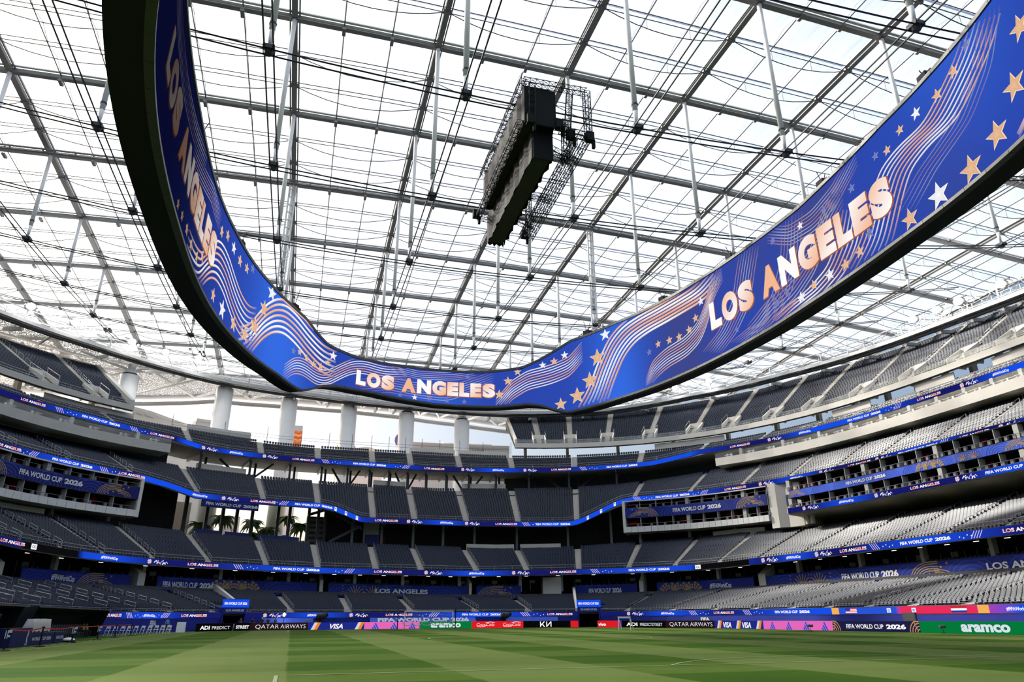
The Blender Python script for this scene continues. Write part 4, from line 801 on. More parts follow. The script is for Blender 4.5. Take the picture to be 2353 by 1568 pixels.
def fan(mb, f, u, h, c=GOLD):
    for q in (-1, 1):
        for i in range(8):
            a = math.radians(25+i*19); x = u+q*h*.75; g_stroke(mb, f, [(x+h*.12*math.cos(a), h*.05+h*.12*math.sin(a)), (x+h*.8*math.cos(a), h*.05+h*.85*math.sin(a))], h*.06, c, .04)
        for i in range(4): g_star(mb, f, u+q*h*1.75, h*(.15+.22*i), h*.07, c, .04); g_star(mb, f, u+q*h*.1, h*(.15+.22*i), h*.06, c, .04)
def swirl(mb, f, u, h, c=BB2):
    for k in range(1, 6): g_stroke(mb, f, [(u+h*.34*k*math.cos(a), h*.02+min(h*.95, h*.24*k*math.sin(a))) for a in np.linspace(0, math.pi, 15)], h*.07, c, .02)
def banner(name, lab, s0, s1, d, zlo, zhi, items, grp='blue banners around the lowest tier', base=BBLUE):
    c = p3((s0+s1)/2, d, zlo((s0+s1)/2)); r = thing(name, lab, 'banner', grp, loc=c); f = on_curve(0, d, zlo)
    mb = MB(); S = srange(s0, s1, 1.0); P = []
    for t in S: q = BOWL.P(t, d); P += [(q[0], q[1], zlo(t)), (q[0], q[1], zhi(t))]
    n = len(S); mb.add(P, [(2*i, 2*i+2, 2*i+3, 2*i+1) for i in range(n-1)], base)
    P2 = []
    for t in S: q = BOWL.P(t, d+.12); P2 += [(q[0], q[1], zhi(t)), (q[0], q[1], zlo(t))]
    mb.add(P2, [(2*i, 2*i+2, 2*i+3, 2*i+1) for i in range(n-1)], base); k = len(P)
    mb.F += [(2*i+1, 2*i+3, k+2*i+2, k+2*i) for i in range(n-1)]; mb.M += [0]*(n-1)
    hh = (zhi(s0)-zlo(s0))*.95; u = f.u(s0)+1.75*hh
    while u < f.u(s1)-1.75*hh: swirl(mb, f, u, hh); u += 4.0*hh
    obj('vinyl_sheet', mb, PRINT, r)
    for it in items:
        mb = MB(); k, t = it[0], it[1]; u = f.u(t); h = zhi(t)-zlo(t); tw = it[2] if len(it) > 2 else None; W_ = (.82, .82, .84)
        if k == 'F': tw = tw or 5.4*h; g_text(mb, f, 'FIFA WORLD CUP', u-tw*.15, h*.3, h*.42, W_, width=tw*.66, bold=.03, lift=.06); g_text(mb, f, '2026', u+tw*.36, h*.3, h*.42, W_, width=tw*.28, bold=.05, lift=.06)
        elif k == 'H': g_text(mb, f, '#FIFAWorldCup', u, h*.34, h*.4, W_, width=2.0*h, bold=.03, lift=.06)
        elif k == 'L': g_text(mb, f, 'LOS ANGELES', u, h*.34, h*.36, W_, width=4.4*h, bold=.03, lift=.06)
        elif k == 'arc': arcs(mb, f, u, h, it[2] if len(it) > 2 else 1)
        elif k == 'burst': burst(mb, f, u, h)
        elif k == 'fan': fan(mb, f, u, h)
        obj('printed_words' if k in 'FHL' else 'printed_pattern', mb, PRINT, r)
    return r
zb0 = lambda t: ZT1(t)+.28
for s0, s1, it, lab in ((-62, -49.8, [('arc', -55)], 'banner at the far left edge, beside the first stair wing wall'), (-45.3, -34.3, [('H', -40.6), ('arc', -37.4)], 'banner with a hashtag and gold arches behind the left seats'), (-32.0, -15.2, [('F', -29.3, 8.5), ('burst', -25.0)], 'banner reading FIFA WORLD CUP 2026 with a gold sunburst'),
                        (-13.6, 10.8, [('fan', -7.8), ('L', -1.2)], 'banner reading LOS ANGELES with twin gold fans'), (12.3, 19.2, [('arc', 15.4)], 'short banner with pale arches behind the far goal'), (26.0, 32.5, [('F', 29.2, 6.4)], 'short banner reading FIFA WORLD CUP 2026 right of the white wall block'),
                        (34.5, 45.8, [('burst', 37.0), ('H', 41.5)], 'banner with a gold sunburst before a hashtag'), (47.6, 112, [('fan', 54.3), ('F', 63.8, 10.5), ('arc', 73.5), ('L', 86.5), ('burst', 96)], 'long sunlit banner wrapping behind the right stand seats')):
    banner('tier_banner', lab, s0, s1, 17.0, zb0, ZB1, it)
banner('suite_banner', 'world cup banner across the left suite block', -62, -32.65, 24.85, lambda t: 20.65, lambda t: 22.64, [('F', -39.8, 11.6), ('arc', -34.6), ('arc', -45.4, -1)], 'banners across the suite blocks', lin(28, 36, 108))
banner('suite_banner', 'world cup banner across the small right suite block', 31.05, 45.35, 24.85, lambda t: 20.65, lambda t: 22.64, [('F', 37.7, 10.4), ('arc', 32.8, -1), ('arc', 43.3)], 'banners across the suite blocks', lin(30, 44, 130))
banner('suite_banner', 'pale blue banner with gold patterns across the long far right suites', 49.5, 111, 22.6, lambda t: 20.8, lambda t: 22.0, [('arc', 50.5), ('F', 61.5, 8), ('burst', 72), ('fan', 78), ('arc', 85), ('F', 94, 8)], 'banners across the suite blocks', lin(60, 96, 214))
banner('hanging_banner', 'dark blue world cup banner hung under the third tier ribbon at left', -27.8, -22.6, 25.2, lambda t: ZR3(t)-2.3, lambda t: ZR3(t)-.98, [('F', -25.2, 9.6)], None, lin(22, 28, 96))
# ------------------------------------------------------------------ the ring screen
RZB = itp([(-125, 34.3), (-60, 34.2), (-40, 34.3), (-30, 34.0), (-26, 33.4), (-24.0, 33.2), (-22, 34.0), (-20, 35.1), (-17, 35.8), (-11, 36.0), (0, 35.2), (10, 35.2), (16, 35.5), (18.5, 35.0), (21, 33.9), (23, 33.3), (26, 33.4), (33, 33.8), (45, 34.0), (65, 34.2), (85, 34.9), (125, 34.9)])
RZT = itp([(-125, 46.4), (-60, 46.0), (-48, 46.2), (-35, 45.6), (-28, 44.9), (-24.5, 44.2), (-22, 42.8), (-19.5, 41.6), (-14, 41.0), (0, 40.9), (8, 41.0), (15, 41.7), (18, 42.8), (20.5, 43.9), (24, 45.4), (33, 46.2), (50, 46.3), (72, 45.9), (86, 47.0), (125, 47.2)])
ring = thing('ring_screen', 'giant oval double-sided video ring hanging under the roof, black beneath', 'video screen', loc=(19.6, 59.6, 34))
TH = 2.6; SA, SB = -112, 122
mb = MB(); loft(mb, srange(SA, SB, 1.5), lambda t: [(0, RZB(t)-.25), (TH, RZB(t)-.15), (TH, RZT(t)+.2), (0, RZT(t)+.2)], closed=True, caps=True, C=RING); obj('casing', mb, BLACK, ring)
TRIM = mat('ring_trim', (.10, .098, .092), .5, .4)
for z_, nm in ((RZT, 'top_trim'), (RZB, 'bottom_trim')):
    up_ = nm == 'top_trim'; n = 0; SS = np.arange(SA, SB, 2.6)
    for a in SS:                            # each trim panel with a joint
        if abs(a) > 116: continue
        pm = MB(); lo, hi = ((.02, .42) if up_ else (-.34, -.02)); loft(pm, [a+.02, a+1.3, a+2.58], lambda t: [(-.22, z_(t)+lo), (-.22, z_(t)+hi), (.4, z_(t)+hi), (.4, z_(t)+lo)], closed=True, caps=True, C=RING); obj(nm, pm, TRIM, ring)
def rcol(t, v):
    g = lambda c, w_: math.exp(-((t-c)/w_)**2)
    deep, bright, dusk, offaxis = np.array(lin(44, 72, 174)), np.array(lin(54, 108, 228)), np.array(lin(66, 72, 132)), np.array(lin(8, 10, 44))
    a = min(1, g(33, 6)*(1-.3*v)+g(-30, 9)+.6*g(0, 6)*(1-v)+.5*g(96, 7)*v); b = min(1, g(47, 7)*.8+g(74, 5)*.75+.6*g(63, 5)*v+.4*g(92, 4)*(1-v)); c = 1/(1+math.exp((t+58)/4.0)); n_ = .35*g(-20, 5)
    q = deep*(1-a)+bright*a; q = q*(1-b)+dusk*b; q = q*(1-n_)+np.array(lin(20, 34, 120))*n_; return tuple(q*(1-c)+offaxis*c)  # left run darkened in its colour, as LEDs dim at a grazing angle
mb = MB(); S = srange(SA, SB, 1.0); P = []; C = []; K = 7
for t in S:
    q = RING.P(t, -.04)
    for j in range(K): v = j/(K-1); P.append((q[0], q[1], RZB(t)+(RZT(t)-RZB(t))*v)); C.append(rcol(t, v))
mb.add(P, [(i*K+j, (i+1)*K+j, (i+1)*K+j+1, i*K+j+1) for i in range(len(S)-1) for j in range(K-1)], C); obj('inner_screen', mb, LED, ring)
mb = MB(); P = []
for t in S: q = RING.P(t, TH+.04); P += [(q[0], q[1], RZB(t)), (q[0], q[1], RZT(t))]
mb.add(P, [(2*i, 2*i+1, 2*i+3, 2*i+2) for i in range(len(S)-1)], lin(24, 52, 168)); obj('outer_screen', mb, LED, ring)
RF0 = on_curve(0, -.05, lambda t: 0.0, RING)
def RF(t, z, lift):                         # s along the ring and absolute height, clipped to the screen
    z = min(max(z, RZB(t)+.02), RZT(t)-.02); q = RING.P(t, -.05-lift); return (q[0], q[1], z)
def dim(t): return 1/(1+math.exp(-(t+64)/4.0))*.93+.07  # off-axis dimming painted into the colours of lines, stars and letters
def bundle(pts, n, dz, wd, fade=1.0, c0=(1, .96, .95), c1=lin(240, 178, 150), ds=0.0):
    mb = MB(); P = smooth_path(pts, 44)
    for i in range(n):
        o = (i-(n-1)/2); Q = [(p[0]+o*ds, p[1]+o*dz) for p in P]
        Q = [q for q in Q if RZB(q[0])+.03 < q[1] < RZT(q[0])-.03]
        if len(Q) < 3: continue
        def cf(x, k=0.0):
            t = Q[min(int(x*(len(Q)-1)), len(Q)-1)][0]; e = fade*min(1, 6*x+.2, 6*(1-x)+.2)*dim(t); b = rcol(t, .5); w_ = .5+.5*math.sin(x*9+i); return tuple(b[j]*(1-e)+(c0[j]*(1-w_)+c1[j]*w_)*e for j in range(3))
        g_stroke(mb, RF, Q, wd, None, .05, colf=cf)
        g_stroke(mb, RF, [(a, b-wd*.5) for a, b in Q], wd*.3, None, .07, colf=lambda x: tuple(.6*v for v in cf(x)))
    return mb
WV = MB(); parts = []
def wave(*a, **k): obj('wave_lines', bundle(*a, **k), LED, ring)
wave([(-65.7, 33.9), (-62.2, 34.1), (-58.9, 34.8), (-56.6, 37.2), (-54.4, 39.2), (-51.7, 40.2), (-48.5, 40.0), (-45.5, 38.9), (-42.4, 37.8), (-39.8, 37.4), (-37.5, 38.2)], 7, .78, .26)
wave([(-41.5, 33.6), (-38.8, 35.0), (-36.8, 37.4), (-34.6, 40.0), (-32.1, 42.0), (-29.5, 42.9), (-26.6, 42.4), (-23.4, 40.9), (-20.4, 39.6), (-17.8, 39.4)], 7, .85, .34)
wave([(-28.4, 34.4), (-25.9, 36.6), (-23.6, 36.8), (-21.6, 36.1), (-19.3, 36.2), (-17.2, 37.8), (-14.6, 39.6), (-12.3, 40.1), (-9.2, 39.7), (-5, 40.2)], 7, .42, .15, .85)
wave([(26.5, 31.8), (28.6, 34.5), (30.5, 38.4), (32.8, 42.0), (35.4, 43.9), (38.8, 44.6), (45.6, 44.9), (51.3, 45.0), (54.5, 46.2)], 8, .52, .34, ds=-.42)
wave([(38.5, 33.6), (40.1, 36.2), (43.2, 37.3), (47.4, 37.7), (50.4, 38.8), (52.4, 41.0), (54.0, 43.8), (56.5, 45.7)], 8, .42, .16, .8)
wave([(10.4, 34.6), (13.2, 38.0), (16.0, 39.6), (20.2, 40.2), (23.6, 41.0), (26.2, 43.2)], 8, .48, .18, .85)
wave([(79.4, 34.2), (82.2, 36.1), (84.6, 39.5), (86.4, 41.6), (89.2, 42.3), (92.8, 42.2), (95.6, 43.6), (98.1, 44.9), (100, 46.5)], 8, -.34, .2, .85, ds=.52)
wave([(66.0, 34.0), (69.0, 34.6), (72.8, 35.0), (76.0, 36.0), (78.4, 38.2), (80.0, 41)], 6, -.34, .2, .85, ds=.5)
wave([(60, 34.4), (64, 36.0), (69, 36.8), (73, 38.8), (76, 42.2), (79, 44)], 7, .5, .16, .38)
wave([(-13, 36.4), (-8, 37.6), (-3, 37.2), (2, 37.0), (6, 38.6), (10, 40.2)], 7, .42, .13, .35)
wave([(-8, 40.6), (-3, 39.9), (3, 40.2), (7, 41)], 5, .34, .12, .4)
wave([(100.5, 34.8), (103.5, 36.4), (106, 39.0), (109, 42)], 3, -.5, .5, ds=.7)
wave([(52.5, 35.0), (56, 36.6), (59.5, 39.5), (61, 43.0), (62.5, 46)], 8, -.2, .14, .45, ds=.5)
wave([(66, 46), (70, 43.6), (74, 43.2), (78, 44.2), (82, 46.6)], 7, .42, .13, .42)
wave([(58, 34.4), (63, 35.2), (67, 37.2), (69.5, 41), (71, 45.8)], 7, -.2, .13, .38, ds=.55)
wave([(101, 46.5), (98.5, 43), (95, 40.5), (90, 39), (86.5, 37)], 5, -.3, .12, .25, ds=.5)
wave([(-96, 45.6), (-90, 44.4), (-84, 43.8), (-77, 43.4), (-71, 43.8), (-64, 45.4)], 6, .42, .16, .7, c1=lin(150, 130, 140))
wave([(-70, 42), (-64, 43.4), (-59, 44.6), (-54, 44.0)], 6, .4, .14, .45)
RFd = on_curve(0, -.05, lambda t: 0.0, RING)
def star(t, z, r, c, c2=None):
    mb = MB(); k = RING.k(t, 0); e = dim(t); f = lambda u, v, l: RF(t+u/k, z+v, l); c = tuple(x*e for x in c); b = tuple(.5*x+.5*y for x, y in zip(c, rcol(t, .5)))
    g_star(mb, f, 0, 0, r*1.18, tuple(min(1, x*1.25+.05) for x in c), .08); g_star(mb, f, 0, 0, r, c, .12, c2=tuple(.82*x for x in c)); obj('star', mb, LED, ring)
SP, SW, SF_ = lin(238, 190, 150), (.97, .97, 1.0), lin(120, 130, 190)
for t, z, r, c in ((103.1, 42.6, 1.0, SP), (100.9, 39.0, 1.1, SP), (98.0, 36.8, 1.1, SP), (94.6, 35.95, 1.15, SP), (90.6, 36.0, 1.15, SW), (86.8, 35.9, .95, SP), (79.8, 36.2, .6, SP), (77.5, 35.9, .6, SP), (75.1, 35.9, .65, SW), (72.4, 35.9, .6, SP), (70.2, 35.4, .65, SW), (81.6, 37.4, .6, SF_), (88.2, 44.9, .5, SP), (86.1, 44.1, .5, SP), (90.5, 45.0, .6, SW), (95.7, 45.2, .6, SP), (93.3, 44.7, .6, SP), (97.7, 46.2, .5, SF_), (84.5, 44.6, .45, SF_),
                   (29.1, 41.4, 1.35, SP), (27.4, 37.8, 1.3, SP), (24.9, 35.6, 1.3, SP), (21.8, 34.6, 1.0, SP), (50.0, 41.1, .6, SP), (48.4, 39.9, .6, SP), (46.2, 39.6, .6, SP), (44.1, 39.8, .6, SP), (41.7, 40.0, .55, SP), (39.7, 39.3, .5, SF_), (51.5, 43.1, .6, SW), (30.9, 45.0, .95, SW), (22.8, 43.2, .65, SW), (20.8, 42.4, .65, SP), (18.7, 42.0, .6, SW), (12.5, 39.6, .7, SP), (11.0, 37.2, .75, SP), (14.2, 41.2, .6, SP),
                   (-35.4, 41.5, 1.1, SP), (-37.3, 38.0, 1.2, SP), (-39.9, 35.9, 1.0, SP), (-33.8, 44.6, 1.1, SW), (-26.7, 38.4, .5, SF_), (-25.3, 38.7, .5, SP), (-23.7, 38.3, .5, SP), (-22.1, 37.8, .55, SP), (-20.6, 37.9, .55, SP), (-19.3, 38.9, .5, SP), (-18.4, 40.3, .7, SW), (-72.0, 35.2, .5, SP), (-69.7, 35.4, .5, SP), (-66.9, 35.6, .6, SP), (-53.0, 43.4, .7, SP), (-50.5, 44.3, .7, SP), (-64.1, 35.5, .6, SP), (-61.0, 35.8, .6, SP), (-58.8, 36.9, .6, SP), (-47.6, 44.2, .8, SW), (-44.8, 43.9, .75, SP), (-42.2, 44.2, .7, SP), (-40.3, 45.1, .6, SF_), (-52.2, 35.6, .8, SP), (-48.2, 35.6, 1.1, SW), (-43.8, 35.6, .95, SP),
                   (-6, 36.1, .4, SF_), (-3.5, 35.9, .45, SW), (-1, 35.9, .4, SF_), (2, 35.8, .4, SF_), (5, 35.8, .4, SF_), (5.5, 40.3, .4, SF_), (66, 36.5, .5, SF_), (68, 37.2, .45, SF_), (58, 36.2, .4, SF_), (80.5, 43.4, .5, SF_), (76, 43.6, .45, SF_), (72, 43.8, .5, SW), (67, 44.6, .5, SF_)): star(t, z, r, c)
def big_text(s0, s1, z0, h):
    tk = (RING.P(s0, 0), RING.P(s1, 0)); wts = {'L': .74, 'O': 1.02, 'S': .93, ' ': .42, 'A': 1.03, 'N': 1.03, 'G': 1.0, 'E': .82}; txt = 'LOS ANGELES'; tot = sum(wts[c] for c in txt)
    A, B_ = (1, .98, .97), lin(244, 186, 150); pal = [(A, A), (B_, A), (A, B_), None, (B_, B_), (A, A), (A, B_), (B_, A), (B_, A), (A, B_), (B_, A)]; u = s0
    for i, ch in enumerate(txt):
        w_ = (s1-s0)*wts[ch]/tot
        if ch != ' ':
            V, F = glyphs(ch, .075, res=7); X = V[:, 0]/V[:, 0].max(); c0, c1 = pal[i]; mb = MB()
            for ex, lf, sh in ((.08, .10, 1), (0, .16, 0)):
                Q = []; C = []
                for a, b in zip(X, V[:, 1]):
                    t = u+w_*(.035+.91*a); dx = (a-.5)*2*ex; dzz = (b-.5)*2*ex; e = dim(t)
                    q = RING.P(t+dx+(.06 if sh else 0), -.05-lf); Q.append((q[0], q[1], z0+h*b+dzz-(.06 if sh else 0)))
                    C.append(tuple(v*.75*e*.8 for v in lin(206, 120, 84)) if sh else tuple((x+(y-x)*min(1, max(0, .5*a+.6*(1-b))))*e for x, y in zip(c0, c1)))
                mb.add(Q, F, C)
            obj('letter', mb, LED, ring)
        u += w_
big_text(53.0, 85.6, 38.0, 4.15); big_text(-13.9, 10.4, 36.65, 2.6); big_text(-86.5, -54.0, 37.8, 4.1)
for t in (-66, -44, -27, 27, 43, 58, 76, 92, 104):   # rigging winches on the ring's top edge
    q = RING.P(t, .5); z = RZT(t)+.7; a = RING.ang(t); mb = MB(); mb.box((q[0], q[1], z), (1.1, 1.0, 1.0), a); mb.box((q[0]+.9*math.cos(a), q[1]+.9*math.sin(a), z-.1), (.5, .8, .7), a); mb.tube([(q[0], q[1], z), (q[0]+.6, q[1], 48.6)], .05, 4); mb.tube([(q[0], q[1], z), (q[0]-.6, q[1], 48.6)], .05, 4); obj('winch', mb, BLACK, ring)
# ------------------------------------------------------------------ hanging rig in the middle of the roof
rig = thing('hanging_rig', 'black curtained box hung under the roof cables with open trusses beside it', 'stage rig', loc=(18.5, 56, 39.5))
def curtain(name, x0, x1, y0, y1, z0, z1, folds, m=CURT, sag=0.0):
    mb = MB(); n = folds
    def wallp(p, q, k):
        P = []; 
        for i in range(k+1):
            u = i/k; o = .10*math.sin(i*2.4)+.05*math.sin(i*5.1); d = np.array(q)-np.array(p); nn = np.array([-d[1], d[0]])/np.linalg.norm(d)
            c = np.array(p)+d*u+nn*o; P += [(c[0], c[1], z0+sag*abs(math.sin(i*1.9))), (c[0], c[1], (z0+z1)/2), (c[0], c[1], z1)]
        mb.add(P, [(i*3+j, i*3+3+j, i*3+4+j, i*3+1+j) for i in range(k) for j in range(2)])
    c = [(x0, y0), (x1, y0), (x1, y1), (x0, y1)]
    for i in range(4): wallp(c[i], c[(i+1) % 4], max(5, int(n*(1 if i % 2 else .35))))
    mb.box(((x0+x1)/2, (y0+y1)/2, z1-.1), (x1-x0-.3, y1-y0-.3, .15)); mb.box(((x0+x1)/2, (y0+y1)/2, z0+.5), (x1-x0-.3, y1-y0-.3, .15)); return obj(name, mb, m, rig)
curtain('upper_curtain', 15.6, 18.6, 48.4, 63.4, 43.0, 46.9, 26)
curtain('lower_curtain', 16.6, 18.5, 49.4, 65.6, 39.7, 43.4, 26, sag=.35)
cm = MB(); cm.box((17.1, 48.3, 44.8), (3.0, .08, 4.1)); cm.box((17.6, 49.2, 41.5), (1.9, .08, 3.4)); obj('end_curtain', cm, BLACK, rig)
TR = mat('black_truss', (.02, .02, .022), .5, .5)
def truss(p, q, w_=.55, nm='truss', r=.045, m=TR):
    p = np.array(p, float); q = np.array(q, float); L = np.linalg.norm(q-p); d = (q-p)/L; u = np.cross(d, (0, 0, 1.0)); u = u/np.linalg.norm(u) if np.linalg.norm(u) > .05 else np.array([1.0, 0, 0]); v = np.cross(u, d); mb = MB()
    off = [u*a*w_/2+v*b*w_/2 for a, b in ((-1, -1), (1, -1), (1, 1), (-1, 1))]; n = max(2, int(L/w_/1.1))
    for o in off: mb.tube([p+o, q+o], r, 4)
    for i in range(n):
        for k in range(4):
            a, b = off[k], off[(k+1) % 4]
            if i % 2: a, b = b, a
            mb.tube([p+d*L*i/n+a, p+d*L*(i+1)/n+b], r*.6, 3); mb.tube([p+d*L*i/n+off[k], p+d*L*i/n+off[(k+1) % 4]], r*.6, 3)
    return obj(nm, mb, m, rig)
for p, q in (((15.5, 48.2, 47.3), (21.6, 48.0, 47.3)), ((15.5, 48.2, 47.3), (15.5, 63.6, 47.3)), ((21.6, 48.0, 47.3), (21.6, 48.0, 42.0)), ((20.0, 48.2, 47.0), (19.6, 48.3, 41.6)), ((21.5, 48.0, 42.0), (21.5, 65.5, 41.2)), ((20.4, 48.4, 41.8), (20.4, 64.8, 41.0)),
             ((18.8, 48.0, 42.4), (21.6, 48.0, 42.2)), ((18.9, 51.5, 43), (21.5, 51.5, 42.0)), ((18.9, 58, 42), (21.5, 58, 41.8)), ((18.9, 63, 42), (21.4, 63.5, 41.4)), ((15.3, 48.6, 42.9), (15.3, 64.6, 42.6)), ((16.2, 48.0, 46.8), (16.2, 48.2, 42.8)), ((15.3, 64.6, 42.6), (18.8, 64.9, 42.6)), ((20.9, 63.8, 47), (20.9, 63.8, 41.4)), ((20.9, 52, 47), (20.9, 52, 42))): truss(p, q)
for x, y, z in ((21.7, 48.0, 42.2), (20.0, 48.4, 42.4), (18.9, 48.3, 43.2), (16.1, 48.1, 43.0), (15.1, 64.6, 42.9), (20.8, 65.2, 41.6)):
    mb = MB(); mb.box((x, y, z), (.7, .6, .9)); mb.box((x+.35, y, z-.7), (.25, .3, .9)); obj('chain_hoist', mb, BLACK, rig)
for x, y in ((15.6, 49), (15.6, 63), (21.5, 49), (21.5, 63)): mb = MB(); mb.tube([(x, y, 47.3), (x, y, ZBC(x, y))], .035, 4); obj('suspension_chain', mb, CABLE, rig)
# ------------------------------------------------------------------ advertising boards
QT, VB, OR, PK, AG, CR, KB = lin(34, 22, 26), lin(30, 42, 138), lin(240, 132, 30), lin(228, 104, 186), lin(4, 120, 58), lin(226, 26, 34), lin(8, 8, 10)
def ad_qatar(mb, f, L, h):
    g_rect(mb, f, 0, 0, L, h, QT); g_text(mb, f, 'QATAR', L*.285, h*.24, h*.56, WH, width=L*.40, bold=-.012, lift=.03); g_text(mb, f, 'AIRWAYS', L*.735, h*.24, h*.56, WH, width=L*.44, bold=-.012, lift=.03)
def bars(mb, f, u, h):
    for k, c in ((0, lin(206, 208, 222)), (.46, OR)): mb.add([f(u+k*h, 0, .03), f(u+(k+.46)*h, 0, .03), f(u+(k+.96)*h, h, .03), f(u+(k+.5)*h, h, .03)], [(0, 1, 2, 3)], c)
def ad_visa(mb, f, L, h, us=(.05, .83), ts=(.5,)):
    g_rect(mb, f, 0, 0, L, h, VB)
    for q in us: bars(mb, f, L*q, h)
    for q in ts: g_text(mb, f, 'VISA', L*q, h*.1, h*.74, WH, width=h*1.95, bold=.03, shear=.25, lift=.03)
def ad_stripes(mb, f, L, h, n):
    g_rect(mb, f, 0, 0, L, h, PK)
    for i in range(n):
        u = L*(i+.55)/n
        for k in range(3):
            x = u-.28*h+k*.36*h; t = (.34, .62, .92)[k]; mb.add([f(x, 0, .03), f(x+.26*h, 0, .03), f(x+(.26-.56*t)*h, h*t, .03), f(x-.56*h*(t-.14), h*(t-.14), .03)], [(0, 1, 2, 3)], lin(36, 84, 196))
def ad_aramco(mb, f, L, h, c=.5): g_rect(mb, f, 0, 0, L, h, AG); g_text(mb, f, 'aramco', L*c, h*.14, h*.95, lin(214, 226, 236), width=min(L*.62, h*4.8), bold=.045, lift=.03)
def ad_cola(mb, f, L, h):
    g_rect(mb, f, 0, 0, L, h, CR)
    for q in (.26, .768):
        u = L*q; w_ = L*.36
        g_text(mb, f, 'Coca', u-w_*.24, h*.3, h*.46, WH, width=w_*.46, bold=-.01, shear=.35, lift=.03); g_text(mb, f, 'Cola', u+w_*.26, h*.3, h*.46, WH, width=w_*.44, bold=-.01, shear=.35, lift=.03)
        g_stroke(mb, f, [(u-w_*.45, h*.3), (u-w_*.3, h*.16), (u-w_*.05, h*.2), (u+w_*.05, h*.46)], h*.06, WH, .05); g_stroke(mb, f, [(u+w_*.0, h*.8), (u+w_*.25, h*.9), (u+w_*.5, h*.82)], h*.06, WH, .05)
def ad_kia(mb, f, L, h):
    g_rect(mb, f, 0, 0, L, h, KB); g_rect(mb, f, L-1.3, 0, L, h, CR, .02); u = L*.40; w_ = h*1.0
    for P in ([(-1.5, .1), (-1.5, .9)], [(-1.45, .3), (-.75, .9)], [(-1.15, .5), (-.72, .1)], [(-.3, .1), (-.3, .9)], [(-.3, .14), (.55, .88)], [(.55, .9), (.55, .1)]): g_stroke(mb, f, [(u+.45+a*w_*.85, h*b) for a, b in P], h*.16, WH, .04)
def ad_adi(mb, f, L, h, a='ADI', b='PREDICTSTREET'): g_rect(mb, f, 0, 0, L, h, KB); g_text(mb, f, a, L*.24, h*.22, h*.52, WH, width=L*.26, bold=.035, lift=.03); g_text(mb, f, b, L*.68, h*.24, h*.44, (.7, .7, .72), width=L*.50, bold=.01, lift=.03)
def ad_vivo(mb, f, L, h): g_rect(mb, f, 0, 0, L*.75, h, CR); g_rect(mb, f, L*.75, 0, L, h, CR, c2=VB, n=4); g_text(mb, f, 'vivo', L*.2, h*.22, h*.5, WH, width=L*.32, bold=.035, lift=.03)
def ad_cup(mb, f, L, h):
    g_rect(mb, f, 0, 0, L, h, lin(28, 30, 66)); g_text(mb, f, 'FIFA WORLD CUP', L*.40, h*.26, h*.46, WH, width=L*.44, bold=.02, lift=.03); g_text(mb, f, '2026', L*.755, h*.26, h*.46, WH, width=L*.21, bold=.05, lift=.03)
    for q, s_ in ((0, 1), (L, -1)):
        for k in range(1, 5): g_stroke(mb, f, [(q+s_*k*.30*math.cos(a), min(h*.97, k*.27*math.sin(a))) for a in np.linspace(0, math.pi/2, 9)], .10, lin(196, 142, 96), .04)
        for k in range(3): g_star(mb, f, q+s_*(.3+.1*k), h*(.3+.25*k), .1, lin(196, 142, 96), .06)
def ad_red(mb, f, L, h): g_rect(mb, f, 0, 0, L, h, CR)
def board(lab, p, q, draw, h=1.0, **k):
    p = np.array(p, float); q = np.array(q, float); a = q-p; L = float(np.linalg.norm(a)); a /= L; n = np.array([a[1], -a[0]]); c = (p+q)/2
    r = thing('advertising_board', lab, 'advertising board', 'LED boards around the pitch', loc=(c[0], c[1], 0)); ang = math.atan2(a[1], a[0])
    mb = MB(); cc = c-n*.09; mb.box((cc[0], cc[1], h/2+.02), (L, .14, h+.03), ang); obj('cabinet', mb, STEELD, r)
    mb = MB()
    for u in np.arange(.8, L, 2.2): e = p+a*u-n*.45; mb.beam((e[0], e[1], .05), (e[0]+n[0]*.3, e[1]+n[1]*.3, h*.8), .07, .07)
    obj('rear_brace', mb, STEELD, r)
    f = on_plane((p[0], p[1]), a, .02); mb = MB(); draw(mb, f, L, h, **k); obj('led_face', mb, LED, r); return r
Y = 117.0
for lab, x0, x1, dr, kw in (('black board with cropped white letters left of the corner tunnel', (-12.3, 110.0), (-7.9, 113.3), ad_adi, dict(b='PREDICT')), ('black board stub ending in white letters beside QATAR AIRWAYS', (-7.6, 113.5), (-5.6, 114.7), lambda m, f, L, h: (g_rect(m, f, 0, 0, L, h, KB), g_text(m, f, 'STREET', L*.5, h*.26, h*.46, WH, width=L*.85, bold=.03, lift=.03)), {}),
                            ('dark QATAR AIRWAYS board behind the far goal line', (-5.6, 115.4), (2.5, Y), ad_qatar, {}), ('blue VISA board with white and orange bars left of the goal', (2.5, Y), (10.8, Y), ad_visa, {}), ('pink board with three blue striped logos by the left goal post', (10.8, Y), (19.3, Y), ad_stripes, dict(n=3)),
                            ('green aramco board behind the far goal', (19.3, Y), (27.7, Y), ad_aramco, {}), ('red board with two white script logos right of the goal', (27.7, Y), (36.3, Y), ad_cola, {}), ('black board with angular white logo and a red end', (36.3, Y), (45.4, 115.8), ad_kia, {})): board(lab, x0, x1, dr, **kw)
DP = lambda t: (57.5-9.7*t, 94+19.4*t)
board('red board with white letters just right of the corner tunnel', DP(1.0), DP(.768), ad_vivo); board('black board reading ADI PREDICTSTREET behind the small goal', DP(.768), DP(.385), ad_adi); board('dark QATAR AIRWAYS board on the right touchline', DP(.385), DP(0), ad_qatar)
board('blue VISA board with two wordmarks on the right touchline', (57.5, 94), (57.5, 82.6), ad_visa, us=(.05, .46, .86), ts=(.28, .68)); board('pink board with four blue striped logos on the right touchline', (57.5, 82.6), (57.5, 69.9), ad_stripes, n=4)
